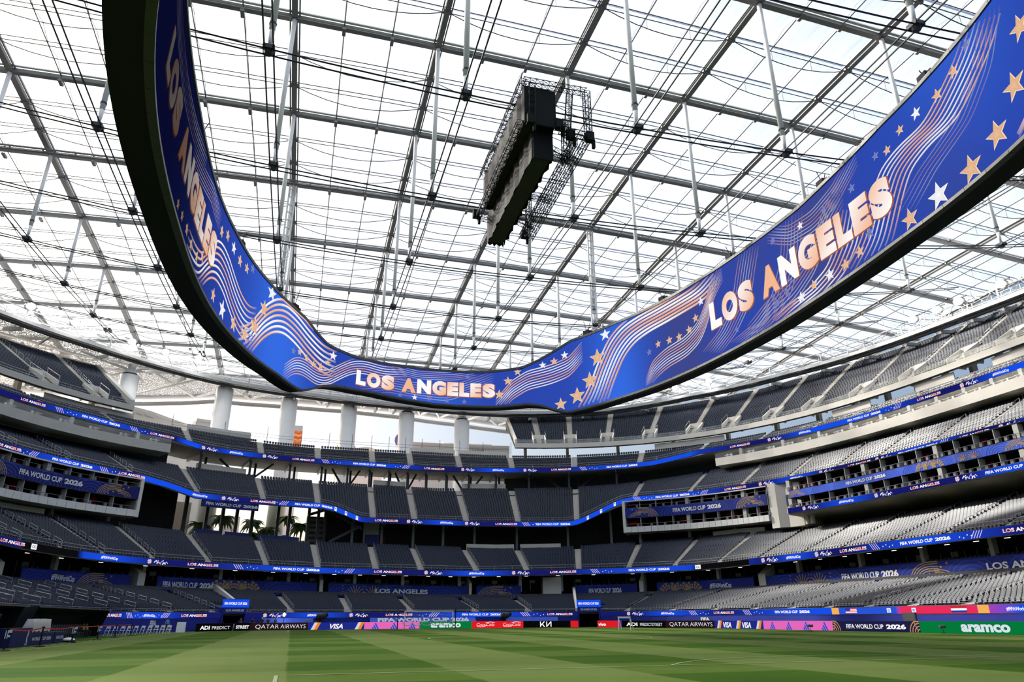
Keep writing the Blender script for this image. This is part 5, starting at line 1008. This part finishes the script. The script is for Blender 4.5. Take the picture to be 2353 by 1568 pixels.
board('navy FIFA WORLD CUP 2026 board with gold arcs at both ends', (57.5, 69.9), (57.5, 57.9), ad_cup); board('long green aramco board nearest on the right', (57.5, 57.9), (57.5, 42), ad_aramco, c=.44)
# ------------------------------------------------------------------ goals
WP = mat('goal_white', (.85, .85, .84), .35); NET = mat('net_cord', (.62, .62, .62), .7)
gl = thing('goal', 'white full-size goal with net in front of the far boards', 'goal', loc=(PCX, GY1, 0)); 
x0, x1 = PCX-3.66, PCX+3.66
for x in (x0, x1): mb = MB(); mb.tube([(x, GY1, 0), (x, GY1, 2.5)], .06, 10); obj('post', mb, WP, gl, smooth=True)
mb = MB(); mb.tube([(x0-.06, GY1, 2.5), (x1+.06, GY1, 2.5)], .06, 10); obj('crossbar', mb, WP, gl, smooth=True)
mb = MB()
for i in range(25): x = x0+(x1-x0)*i/24; mb.tube([(x, GY1, 2.45), (x, GY1+1.6, 1.7+.12*math.sin(i)), (x, GY1+1.9, .7)], .011, 3)
for k in range(6): mb.tube([(x, GY1+.35*k, 2.45-.42*k*.9-.08*abs(math.sin(1.3*x))) for x in np.linspace(x0, x1, 18)], .011, 3)
for i in range(5):                        # net lifted in loops off the ground
    c = x0+(x1-x0)*(i+.5)/5; mb.tube([(c+.7*math.cos(a), GY1+1.9, .95-.45*math.sin(a)) for a in np.linspace(0, math.pi, 9)], .05, 4)
n_ = obj('net', mb, NET, gl); n_['kind'] = 'stuff'
for x in (x0-.75, x1+.85): mb = MB(); mb.tube([(x, GY1+2.1, 0), (x, GY1+2.1, 2.9)], .075, 8); obj('net_pole', mb, BLACK, gl)
g = ground(1436, 1448.5); sg = thing('training_goal', 'small white training goal before the ADI board', 'goal', loc=(g[0], g[1], 0)); a = np.array([.96, -.28])
A_ = g[:2]-a*.75; B_ = g[:2]+a*.75; bk = np.array([.28, .96])
for p in (A_, B_): mb = MB(); mb.tube([(p[0], p[1], 0), (p[0], p[1], 1.5)], .05, 8); mb.tube([(p[0], p[1], 1.5), (p[0]+bk[0]*.4+a[0]*.5, p[1]+bk[1]*.4, 0)], .04, 6); obj('post', mb, WP, sg)
mb = MB(); mb.box((g[0], g[1], 1.5), (1.6, .16, .22), -.29); obj('padded_crossbar', mb, WP, sg)
# ------------------------------------------------------------------ things along the field wall
def sheet(lab, s0, s1, txt=None, dp=1.5):
    c = p3((s0+s1)/2, -.6, .9); r = thing('blue_tarpaulin', lab, 'tarpaulin', 'blue sheets sloping off the field wall', loc=c); mb = MB()
    loft(mb, srange(s0, s1, 1.5), lambda t: [(-.06, 1.62), (-.10, 1.66), (-dp, .75), (-dp, .70)], closed=True, caps=True); obj('sheet', mb, mat('light_blue_sheet', lin(74, 104, 216), .6, noise=.15, nscale=.6), r)
    if txt:
        f0 = on_curve((s0+s1)/2, 0, lambda t: 0); mb = MB()
        def f(u, v, l): t = f0.t(u); return tuple(p3(t, -1.44+1.34*v/.95-.02, .80+.9*v/.95+.05))
        g_text(mb, f, txt, 0, .2, .62, (.85, .86, .9), width=(s1-s0)*.86, bold=.05); obj('lettering', mb, PRINT, r)
sheet('light blue sheet lettered FIFA WORLD CUP 2026 behind the far goal', -8.4, 8.6, 'FIFA WORLD CUP 2026'); sheet('plain light blue sheet right of the far goal', 13.6, 22.6, dp=.9); sheet('light blue sheet behind the QATAR AIRWAYS board', -24.6, -17, dp=.9)
mb = MB(); f = on_curve(-42.3, -.02, lambda t: 0); g_text(mb, f, 'FIFA', f.u(-42.3), .7, .8, (.8, .8, .85), width=1.3, bold=.05); g_text(mb, f, 'FIFA', f.u(49), .95, .5, (.8, .8, .85), width=1.8, bold=.05); obj('wall_lettering', mb, PRINT, bowl)
def cover_cam(px, py, lab, z=1.75):
    q = ground(px, py); q = q*(118.0/q[1]); r = thing('covered_camera', lab, 'camera', loc=(q[0], q[1], 0))
    mb = MB(); mb.tube([(q[0], q[1], 0), (q[0], q[1], z-.35)], .16, 8); mb.box((q[0], q[1], .15), (.9, .9, .1)); obj('pedestal', mb, STEELD, r)
    mb = MB(); P = [(q[0]+x, q[1], z+y) for x, y in ((-.75, .1), (-.4, .0), (.1, .12), (.75, .35))]; mb.tube(P[:2], .55, 10, r2=.62); mb.tube(P[1:], .62, 10, r2=.40); rc = obj('rain_cover', mb, mat('rain_cover_black', (.03, .03, .03), .35, noise=.5), r, smooth=True)
    mb = MB(); mb.tube([P[3], (P[3][0]+.2, P[3][1], P[3][2]+.1)], .34, 10); obj('lens_hood', mb, BLACK, rc)
cover_cam(735, 1448, 'black covered television camera behind the VISA board'); cover_cam(1161, 1448, 'black covered television camera behind the red script board')
for px, lab in ((1864, 'furry microphone on a short stand before the pink right board'), (2169, 'grey furry microphone on the grass before the green right board')):
    q = ground(px, 1453 if px < 2000 else 1457); r = thing('field_microphone', lab, 'microphone', loc=(q[0], q[1], 0)); mb = MB(); mb.tube([(q[0], q[1], 0), (q[0], q[1], .55)], .02, 6)
    for k in range(3): mb.tube([(q[0], q[1], .2), (q[0]+.25*math.cos(2.1*k), q[1]+.25*math.sin(2.1*k), 0)], .015, 5)
    obj('stand', mb, BLACK, r); mb = MB(); mb.tube([(q[0]-.22, q[1]+.1, .58), (q[0]-.1, q[1]+.05, .6), (q[0]+.12, q[1]-.05, .6), (q[0]+.24, q[1]-.1, .58)], .13, 9); obj('windshield', mb, mat('fur_grey', (.10, .11, .10), .95), r, smooth=True)
q = (59.2, 60.6); r = thing('monitor_back', 'dark monitor standing behind the green right board', 'monitor', loc=(q[0], q[1], 0)); mb = MB(); mb.box((q[0], q[1], 1.35), (.35, 1.3, .9), .2); obj('casing', mb, mat('grey_case', (.08, .085, .09), .5), r); mb = MB(); mb.box((q[0], q[1], .45), (.3, .4, .9), .2); obj('foot', mb, STEELD, r)
# work light on the wall
q = p3(-21.6, -1.3, 2.0); r = thing('work_light', 'bright work light on a thin stand behind the QATAR AIRWAYS board', 'lamp', loc=(q[0], q[1], 0)); mb = MB(); mb.tube([(q[0], q[1], 0), (q[0], q[1], 2.0)], .05, 6); obj('stand', mb, BLACK, r); mb = MB(); mb.lathe((q[0], q[1], 2.15), [(.05, -.26), (.26, 0), (.05, .26)], 10); obj('lamp_head', mb, emit('work_light_glow', (1, 1, 1), 25), r)
# ------------------------------------------------------------------ dugouts, ropes and furniture on the left touchline
def dugout(lab, y0, y1):
    X = -18.4; r = thing('dugout', lab, 'dugout', loc=(X, (y0+y1)/2, 0))
    prof_ = [(X-2.2, 0), (X-2.25, 1.4), (X-1.9, 2.1), (X-1.1, 2.45), (X+.2, 2.55), (X+.3, 2.45), (X-1.0, 2.35), (X-1.8, 2.0), (X-2.1, 1.3), (X-2.05, 0)]
    Y_ = srange(y0, y1, 2); P = [(x, y, z) for y in Y_ for x, z in prof_]; K = len(prof_); mb = MB(); mb.add(P, [(i*K+j, (i+1)*K+j, (i+1)*K+(j+1) % K, i*K+(j+1) % K) for i in range(len(Y_)-1) for j in range(K)]); obj('shell', mb, BLACK, r)
    for y in (y0, y1): mb = MB(); mb.add([(x, y, z) for x, z in prof_[:5]]+[(X-.6, y, 0)], [(0, 1, 2, 3, 4, 5)]); obj('end_panel', mb, mat('smoked_panel', (.015, .017, .02), .2), r)
    sm = MB(); sm.box((0, 0, .42), (.5, .5, .1)); sm.box((-.26, 0, .8), (.1, .48, .75)); sm.box((-.05, 0, .2), (.3, .3, .4)); sme_ = sm.mesh('bench_seat', mat('bench_seat', (.05, .07, .09), .4))
    for y in srange(y0+.6, y1-.6, .75): o = inst('bench_seat', sme_, r, (X-1.3, y, 0))
dugout('long black curved dugout on the shaded left touchline', 63.5, 86.5); dugout('black dugout cut by the left edge of the picture', 44, 60.5)
for lab, y0, y1, x in (('navy world cup box in front of the dugout, under the cloth', 56.5, 62.0, -16.4), ('navy box with a trophy print left of the draped screen', 52.6, 56.3, -16.2), ('short navy box with white print by the rope post', 62.3, 64.6, -16.4)):
    r = thing('pitchside_box', lab, 'box', 'navy boxes along the left touchline', loc=(x, (y0+y1)/2, 0)); mb = MB(); mb.box((x-.4, (y0+y1)/2, .38 if y0 > 54 else .55), (.8, y1-y0, .76 if y0 > 54 else 1.1)); obj('body', mb, NAVY, r)
    f = on_plane((x+.01, y0), (0, 1)); f2 = lambda u, v, l: (x+.02, y0+u, v); mb = MB()
    if y0 > 54: g_text(mb, f2, 'WORLD CUP 2026', (y1-y0)/2, .28, .22, (.7, .7, .75), width=(y1-y0)*.75, bold=.03)
    else:
        g_stroke(mb, f2, [(3.0, .2), (2.85, .5), (3.0, .75), (2.95, .95)], .22, (.6, .6, .62)); obj('trophy_print', mb, PRINT, r); mb = MB(); g_text(mb, f2, 'FIFA', 2.9, .06, .12, (.7, .7, .7), width=.5)
    obj('print', mb, PRINT, r)
r = thing('draped_screen', 'screen under a pale crumpled cloth on the navy box', 'covered screen', loc=(-16.8, 59.3, .76)); mb = MB(); n = 16; P = []
for i in range(n+1):
    y = 57.3+4.0*i/n
    for x, z in ((-16.45+.05*math.sin(i*1.9), .80+.1*abs(math.sin(i*.9))), (-16.5+.06*math.sin(i*2.3), 1.25), (-16.62, 1.62-.04*math.sin(i)), (-16.95, 1.64), (-17.1, 1.1)): P.append((x, y+.1*math.sin(z*5), z))
mb.add(P, [(i*5+j, i*5+5+j, i*5+6+j, i*5+1+j) for i in range(n) for j in range(4)]+[(0, 1, 2, 3, 4), tuple(n*5+k for k in range(5))[::-1]]); obj('cloth', mb, mat('pale_cloth', (.50, .48, .44), .9, noise=.15), r, smooth=True)
ST = [(-14.9, 47.7), (-15.1, 54.5), (-15.3, 62.5), (-15.5, 71.0), (-16.0, 80.0), (-16.3, 88.7)]
for i, (x, y) in enumerate(ST):
    r = thing('rope_post', ['black rope post with a white letter at the left picture edge', 'black rope post before the navy trophy box', 'black rope post with a white letter by the white bag', 'black rope post with a white letter before the dugout end', 'thin black rope post beside the white folding chairs', 'farthest black rope post on the left touchline'][i], 'post', 'rope posts on the left touchline', loc=(x, y, 0))
    mb = MB(); mb.lathe((x, y, 0), [(.34, 0), (.34, .04), (.08, .07)], 14); obj('base', mb, BLACK, r); mb = MB(); mb.tube([(x, y, .05), (x, y, 1.15)], .055, 8); mb.box((x, y, 1.12), (.14, .14, .12)); obj('shaft', mb, BLACK, r)
    if i in (0, 2, 3):
        mb = MB(); f2 = lambda u, v, l: (x+.06+u*.958, y-.06-u*.284, v); g_rect(mb, f2, -.16, .62, .0, 1.06, (.8, .8, .8)); g_rect(mb, f2, .0, .92, .2, 1.06, (.8, .8, .8)); g_rect(mb, f2, .0, .70, .14, .80, (.8, .8, .8)); obj('letter_plate', mb, PRINT, r)
TAPE = mat('orange_tape', lin(220, 70, 40), .6)
for i in range(5):
    a, b = ST[i], ST[i+1]; mb = MB(); P = []
    for k in range(9): u = k/8; P += [(a[0]+(b[0]-a[0])*u, a[1]+(b[1]-a[1])*u, 1.06-.10*math.sin(math.pi*u)*(1 if i < 2 else .4)), (a[0]+(b[0]-a[0])*u+.006, a[1]+(b[1]-a[1])*u, 1.13-.10*math.sin(math.pi*u)*(1 if i < 2 else .4))]
    mb.add(P, [(2*k, 2*k+2, 2*k+3, 2*k+1) for k in range(8)]); o = obj('barrier_tape', mb, TAPE); tag(o, ['sagging orange tape run at the left picture edge', 'orange tape run across the navy boxes', 'orange tape run in front of the dugout', 'orange tape run past the dugout end', 'orange tape run to the farthest rope post'][i], 'tape', 'orange tapes between the rope posts')
r = thing('white_bag', 'white and black bag on the grass beside a rope post', 'bag', loc=(-16.2, 65.2, 0)); mb = MB(); mb.lathe((-16.2, 65.2, 0), [(.45, 0), (.5, .12)], 10); obj('bag_base', mb, BLACK, r); mb = MB(); mb.lathe((-16.2, 65.2, .12), [(.48, 0), (.40, .12), (.1, .2)], 10); obj('bag_top', mb, WHITE, r)
cb = MB()
for sx in (-.2, .2): cb.tube([(sx, -.24, 0), (sx, .16, .9)], .022, 5); cb.tube([(sx*.9, .26, 0), (sx*.9, -.18, .46)], .022, 5)
cb.box((0, 0, .46), (.42, .40, .04)); cb.box((0, .13, .80), (.42, .04, .22)); cme = cb.mesh('folding_chair', WP); ci = 0
for px, py, n, sp, lab in ((247, 1453, 4, .62, 'white folding chair in the short row beside the dugout end'), (284, 1450.5, 7, .62, 'white folding chair in the longer row under the FIFA wall letters'), (345, 1449.5, 4, .62, 'white folding chair in the row left of the man in blue'), (515, 1449.3, 2, 1.15, 'white folding chair of the pair at the corner tunnel mouth')):
    q = ground(px, py); q = q*(min(1, 119.3/q[1])) if q[1] > 119.3 else q
    if n == 7: q = np.array([-17.6, 94.5, 0])
    if n == 4 and px < 300: q = np.array([-18.6, 89.0, 0])
    if n == 4 and px > 300: q = np.array([-16.4, 100.5, 0])
    if n == 2: q = np.array([-8.9, 115.9, 0])
    for k in range(n):
        o = inst('folding_chair', cme, None, (q[0]+k*(sp if n != 7 else .64), q[1]+(k*.42 if n != 2 else 0), 0), math.radians(-20) if n != 2 else 0.0); tag(o, lab+(' on the left', ' on the right')[k] if n == 2 else lab, 'chair', 'white folding chairs '+str(n)+' by '+('tunnel' if n == 2 else 'wall'))
r = thing('sandwich_board', 'white sandwich board standing on the grass by the wall', 'sign', loc=(-13.4, 104.8, 0))
for sg in (-1, 1): mb = MB(); P = [(-14.0+x, 104.8+sg*(.32-.26*z), z*1.25) for x, z in ((0, 0), (1.05, 0), (1.05, 1), (0, 1))]; P2 = [(x, y+sg*.04, z) for x, y, z in P]; mb.add(P+P2, [(0, 1, 2, 3), (7, 6, 5, 4), (0, 4, 5, 1), (1, 5, 6, 2), (2, 6, 7, 3), (3, 7, 4, 0)]); obj('panel', mb, WP, r)
# ------------------------------------------------------------------ people
def person(label, x, y, z=0, rz=0.0, h=1.76, shirt=(.05, .05, .05), pants=(.03, .03, .035), pose='stand', vest=None, cap=None):
    s = h/1.76; J = {}; L = []
    def j(n, p, r, par=None): J[n] = (np.array(p, float)*s, r*s); L.append((par, n)) if par else None
    sit = pose == 'sit'; zp = .50 if sit else .94
    j('pelvis', (0, 0, zp), .145); j('waist', (0, 0, zp+.18), .13, 'pelvis'); j('chest', (0, .01, zp+.40), .155, 'waist'); j('neck', (0, 0, zp+.56), .058, 'chest'); j('head', (0, -.02, zp+.68), .10, 'neck'); j('crown', (0, -.01, zp+.79), .075, 'head')
    for sg, nm in ((-1, 'l'), (1, 'r')):
        j('hip'+nm, (sg*.10, 0, zp-.05), .10, 'pelvis')
        if sit: j('knee'+nm, (sg*.12, -.44, zp-.02), .068, 'hip'+nm); j('ankle'+nm, (sg*.12, -.42, .09), .045, 'knee'+nm); j('toe'+nm, (sg*.13, -.60, .045), .04, 'ankle'+nm)
        else:
            st = sg*.08 if pose == 'walk' else 0; j('knee'+nm, (sg*.11, st*1.2-.02, .50), .068, 'hip'+nm); j('ankle'+nm, (sg*.12, st*1.6+.02, .09), .045, 'knee'+nm); j('toe'+nm, (sg*.14, st*1.6-.15, .045), .042, 'ankle'+nm)
        j('sho'+nm, (sg*.19, 0, zp+.46), .065, 'chest')
        if pose == 'arms': j('elb'+nm, (sg*.30, -.12, zp+.22), .045, 'sho'+nm); j('wri'+nm, (sg*.12, -.30, zp+.20), .032, 'elb'+nm); j('hand'+nm, (sg*.06, -.36, zp+.22), .038, 'wri'+nm)
        elif sit: j('elb'+nm, (sg*.25, -.08, zp+.20), .045, 'sho'+nm); j('wri'+nm, (sg*.17, -.30, zp+.10), .032, 'elb'+nm); j('hand'+nm, (sg*.15, -.38, zp+.09), .038, 'wri'+nm)
        else: j('elb'+nm, (sg*.27, .04, zp+.20), .045, 'sho'+nm); j('wri'+nm, (sg*.28, -.06, zp-.03), .032, 'elb'+nm); j('hand'+nm, (sg*.27, -.09, zp-.12), .040, 'wri'+nm)
    names = list(J); me = bpy.data.meshes.new('p'); me.from_pydata([tuple(J[n][0]) for n in names], [(names.index(a), names.index(b)) for a, b in L], [])
    t = bpy.data.objects.new('p', me); scene.collection.objects.link(t); m = t.modifiers.new('s', 'SKIN'); m.use_smooth_shade = True
    for i, n in enumerate(names): me.skin_vertices[0].data[i].radius = (J[n][1], J[n][1]*(.8 if n in ('chest', 'waist', 'pelvis') else 1)); me.skin_vertices[0].data[i].use_root = i == 0
    t.modifiers.new('u', 'SUBSURF').levels = 1; dg = bpy.context.evaluated_depsgraph_get(); dg.update(); bm_ = bpy.data.meshes.new_from_object(t.evaluated_get(dg)); bpy.data.objects.remove(t)
    bm_.materials.clear(); tn = '%d_%d_%d' % tuple(int(c*99) for c in shirt); pn = '%d_%d_%d' % tuple(int(c*99) for c in pants)
    for q in (mat('shirt_'+tn, shirt, .8), mat('trousers_'+pn, pants, .8), SKIN, mat('shoe_black', (.02, .02, .02), .5)): bm_.materials.append(q)
    mi = []
    for p in bm_.polygons:
        c = np.array(p.center)/s; arm = abs(c[0]) > .2 and c[2] < zp+.34 and not (sit and c[2] < zp+.05); k = 0
        if c[2] > zp+.53: k = 2
        elif (arm or (pose == 'arms' and c[1] < -.12)) and c[2] < zp+.26: k = 2
        elif c[2] < .11: k = 3
        elif c[2] < zp+.08: k = 1
        mi.append(k)
    bm_.polygons.foreach_set('material_index', mi); r = thing('person', label, 'person', loc=(x, y, z), rz=rz); bm_.name = 'body'
    o = bpy.data.objects.new('body', bm_); scene.collection.objects.link(o); o.parent = r
    hz = (zp+.71)*s; mb = MB(); mb.lathe((0, .015*s, hz), [(.108*s, 0), (.112*s, .05*s), (.085*s, .11*s), (.02*s, .135*s)], 12); q = bpy.data.objects.new('cap' if cap else 'hair', mb.mesh('hair', mat('cap_'+str(cap), cap, .7) if cap else HAIR, True)); scene.collection.objects.link(q); q.parent = r
    mb = MB(); mb.box((0, -.118*s, hz-.03*s), (.03*s, .04*s, .045*s), taper=.6); q = bpy.data.objects.new('nose', mb.mesh('nose', SKIN)); scene.collection.objects.link(q); q.parent = r
    if vest:
        mb = MB(); mb.lathe((0, .005, (zp+.12)*s), [(.165*s, 0), (.19*s, .2*s), (.19*s, .36*s)], 12); q = bpy.data.objects.new('vest', mb.mesh('vest', mat('hi_vis_yellow', vest, .6), True)); scene.collection.objects.link(q); q.parent = r
    return r
person('man in a light blue shirt standing on the grass by the left wall', -15.2, 105.0, rz=.6, shirt=lin(90, 150, 220), pants=lin(40, 40, 52))
person('person in black standing before the dugout at the left edge', -16.9, 52.0, rz=-1.1, h=1.9, shirt=(.012, .012, .014), pants=(.02, .02, .024), pose='arms', cap=(.02, .02, .02))
person('bald person sitting behind the draped screen', -19.7, 69.2, rz=1.5, shirt=(.03, .03, .035), pose='sit', cap=lin(150, 110, 90))
person('seated person in a yellow high visibility vest in the dugout', -19.7, 83.5, rz=1.5, shirt=(.05, .05, .05), pose='sit', vest=lin(206, 216, 60))
person('second seated person in a yellow vest at the dugout end', -19.7, 84.8, rz=1.5, shirt=(.05, .05, .05), pose='sit', vest=lin(216, 220, 70))
q = p3(-29.4, 2.2, 0); person('person in dark clothes in the shade of the left tunnel', q[0], q[1], rz=.3, shirt=(.06, .04, .03))
q = p3(-28.0, -.9, 0); person('person with folded arms at the right side of the left tunnel', q[0], q[1], rz=-.4, shirt=(.10, .07, .04), pose='arms')
for i, (t, lab, sh, cp) in enumerate(((-26.3, 'person in black by the wall right of the left tunnel', (.02, .02, .025), None), (-24.8, 'person with a white cap behind the black board stub', (.03, .03, .03), (.8, .8, .8)), (-23.9, 'dark-haired person beside the one in a white cap', (.03, .03, .035), None), (-22.8, 'person in dark green left of the work light', (.05, .07, .05), None))):
    q = p3(t, -1.1, 0); person(lab, q[0], q[1], rz=.2*i, shirt=sh, cap=cp)
q = p3(-17.9, -1.2, 0); person('person in a pale blue top behind the QATAR AIRWAYS board', q[0], q[1], rz=.4, shirt=lin(120, 160, 200)); q = p3(-16.6, -1.2, 0); person('person in a patterned pale top behind the QATAR AIRWAYS board', q[0], q[1], rz=-.2, shirt=lin(176, 160, 160))
for i in range(6):
    t = -5.2+i*.72; q = p3(t, 38.3, ZT3(t)-.6); person('one of a few tiny dark figures behind the pale parapet of the third tier', q[0], q[1], q[2], rz=.3*i, shirt=((.03, .03, .04), (.10, .10, .12), (.04, .05, .08))[i % 3])['group'] = 'figures on the upper concourse'
q = p3(-26.5, 29.4, ZT2(-26.5)); person('dark figure standing behind the blue front panels of the corner court', q[0], q[1], q[2], rz=.2, shirt=(.02, .02, .025))
# small fittings on the tiers
r = thing('fire_point', 'small red fire point on the dark concourse wall behind the club tier', 'fire point', loc=p3(-3.2, 34.3, 15.4)); mb = MB(); q = p3(-3.2, 34.35, 16.6); mb.box(q, (.7, .25, 2.0), BOWL.ang(-3.2)); obj('red_cabinet', mb, RED, r)
r = thing('lectern_booth', 'navy booth in front of a pale column above the club tier', 'booth', loc=p3(-6.0, 29.5, 15.4)); mb = MB(); q = p3(-6.0, 29.5, 16.4); mb.box(q, (2.6, 1.2, 2.0), BOWL.ang(-6)); obj('booth_front', mb, NAVY, r); mb = MB(); q = p3(-6.0, 31.5, 17.8); mb.box(q, (3.2, .8, 4.8), BOWL.ang(-6)); obj('booth_back', mb, CONC, r)
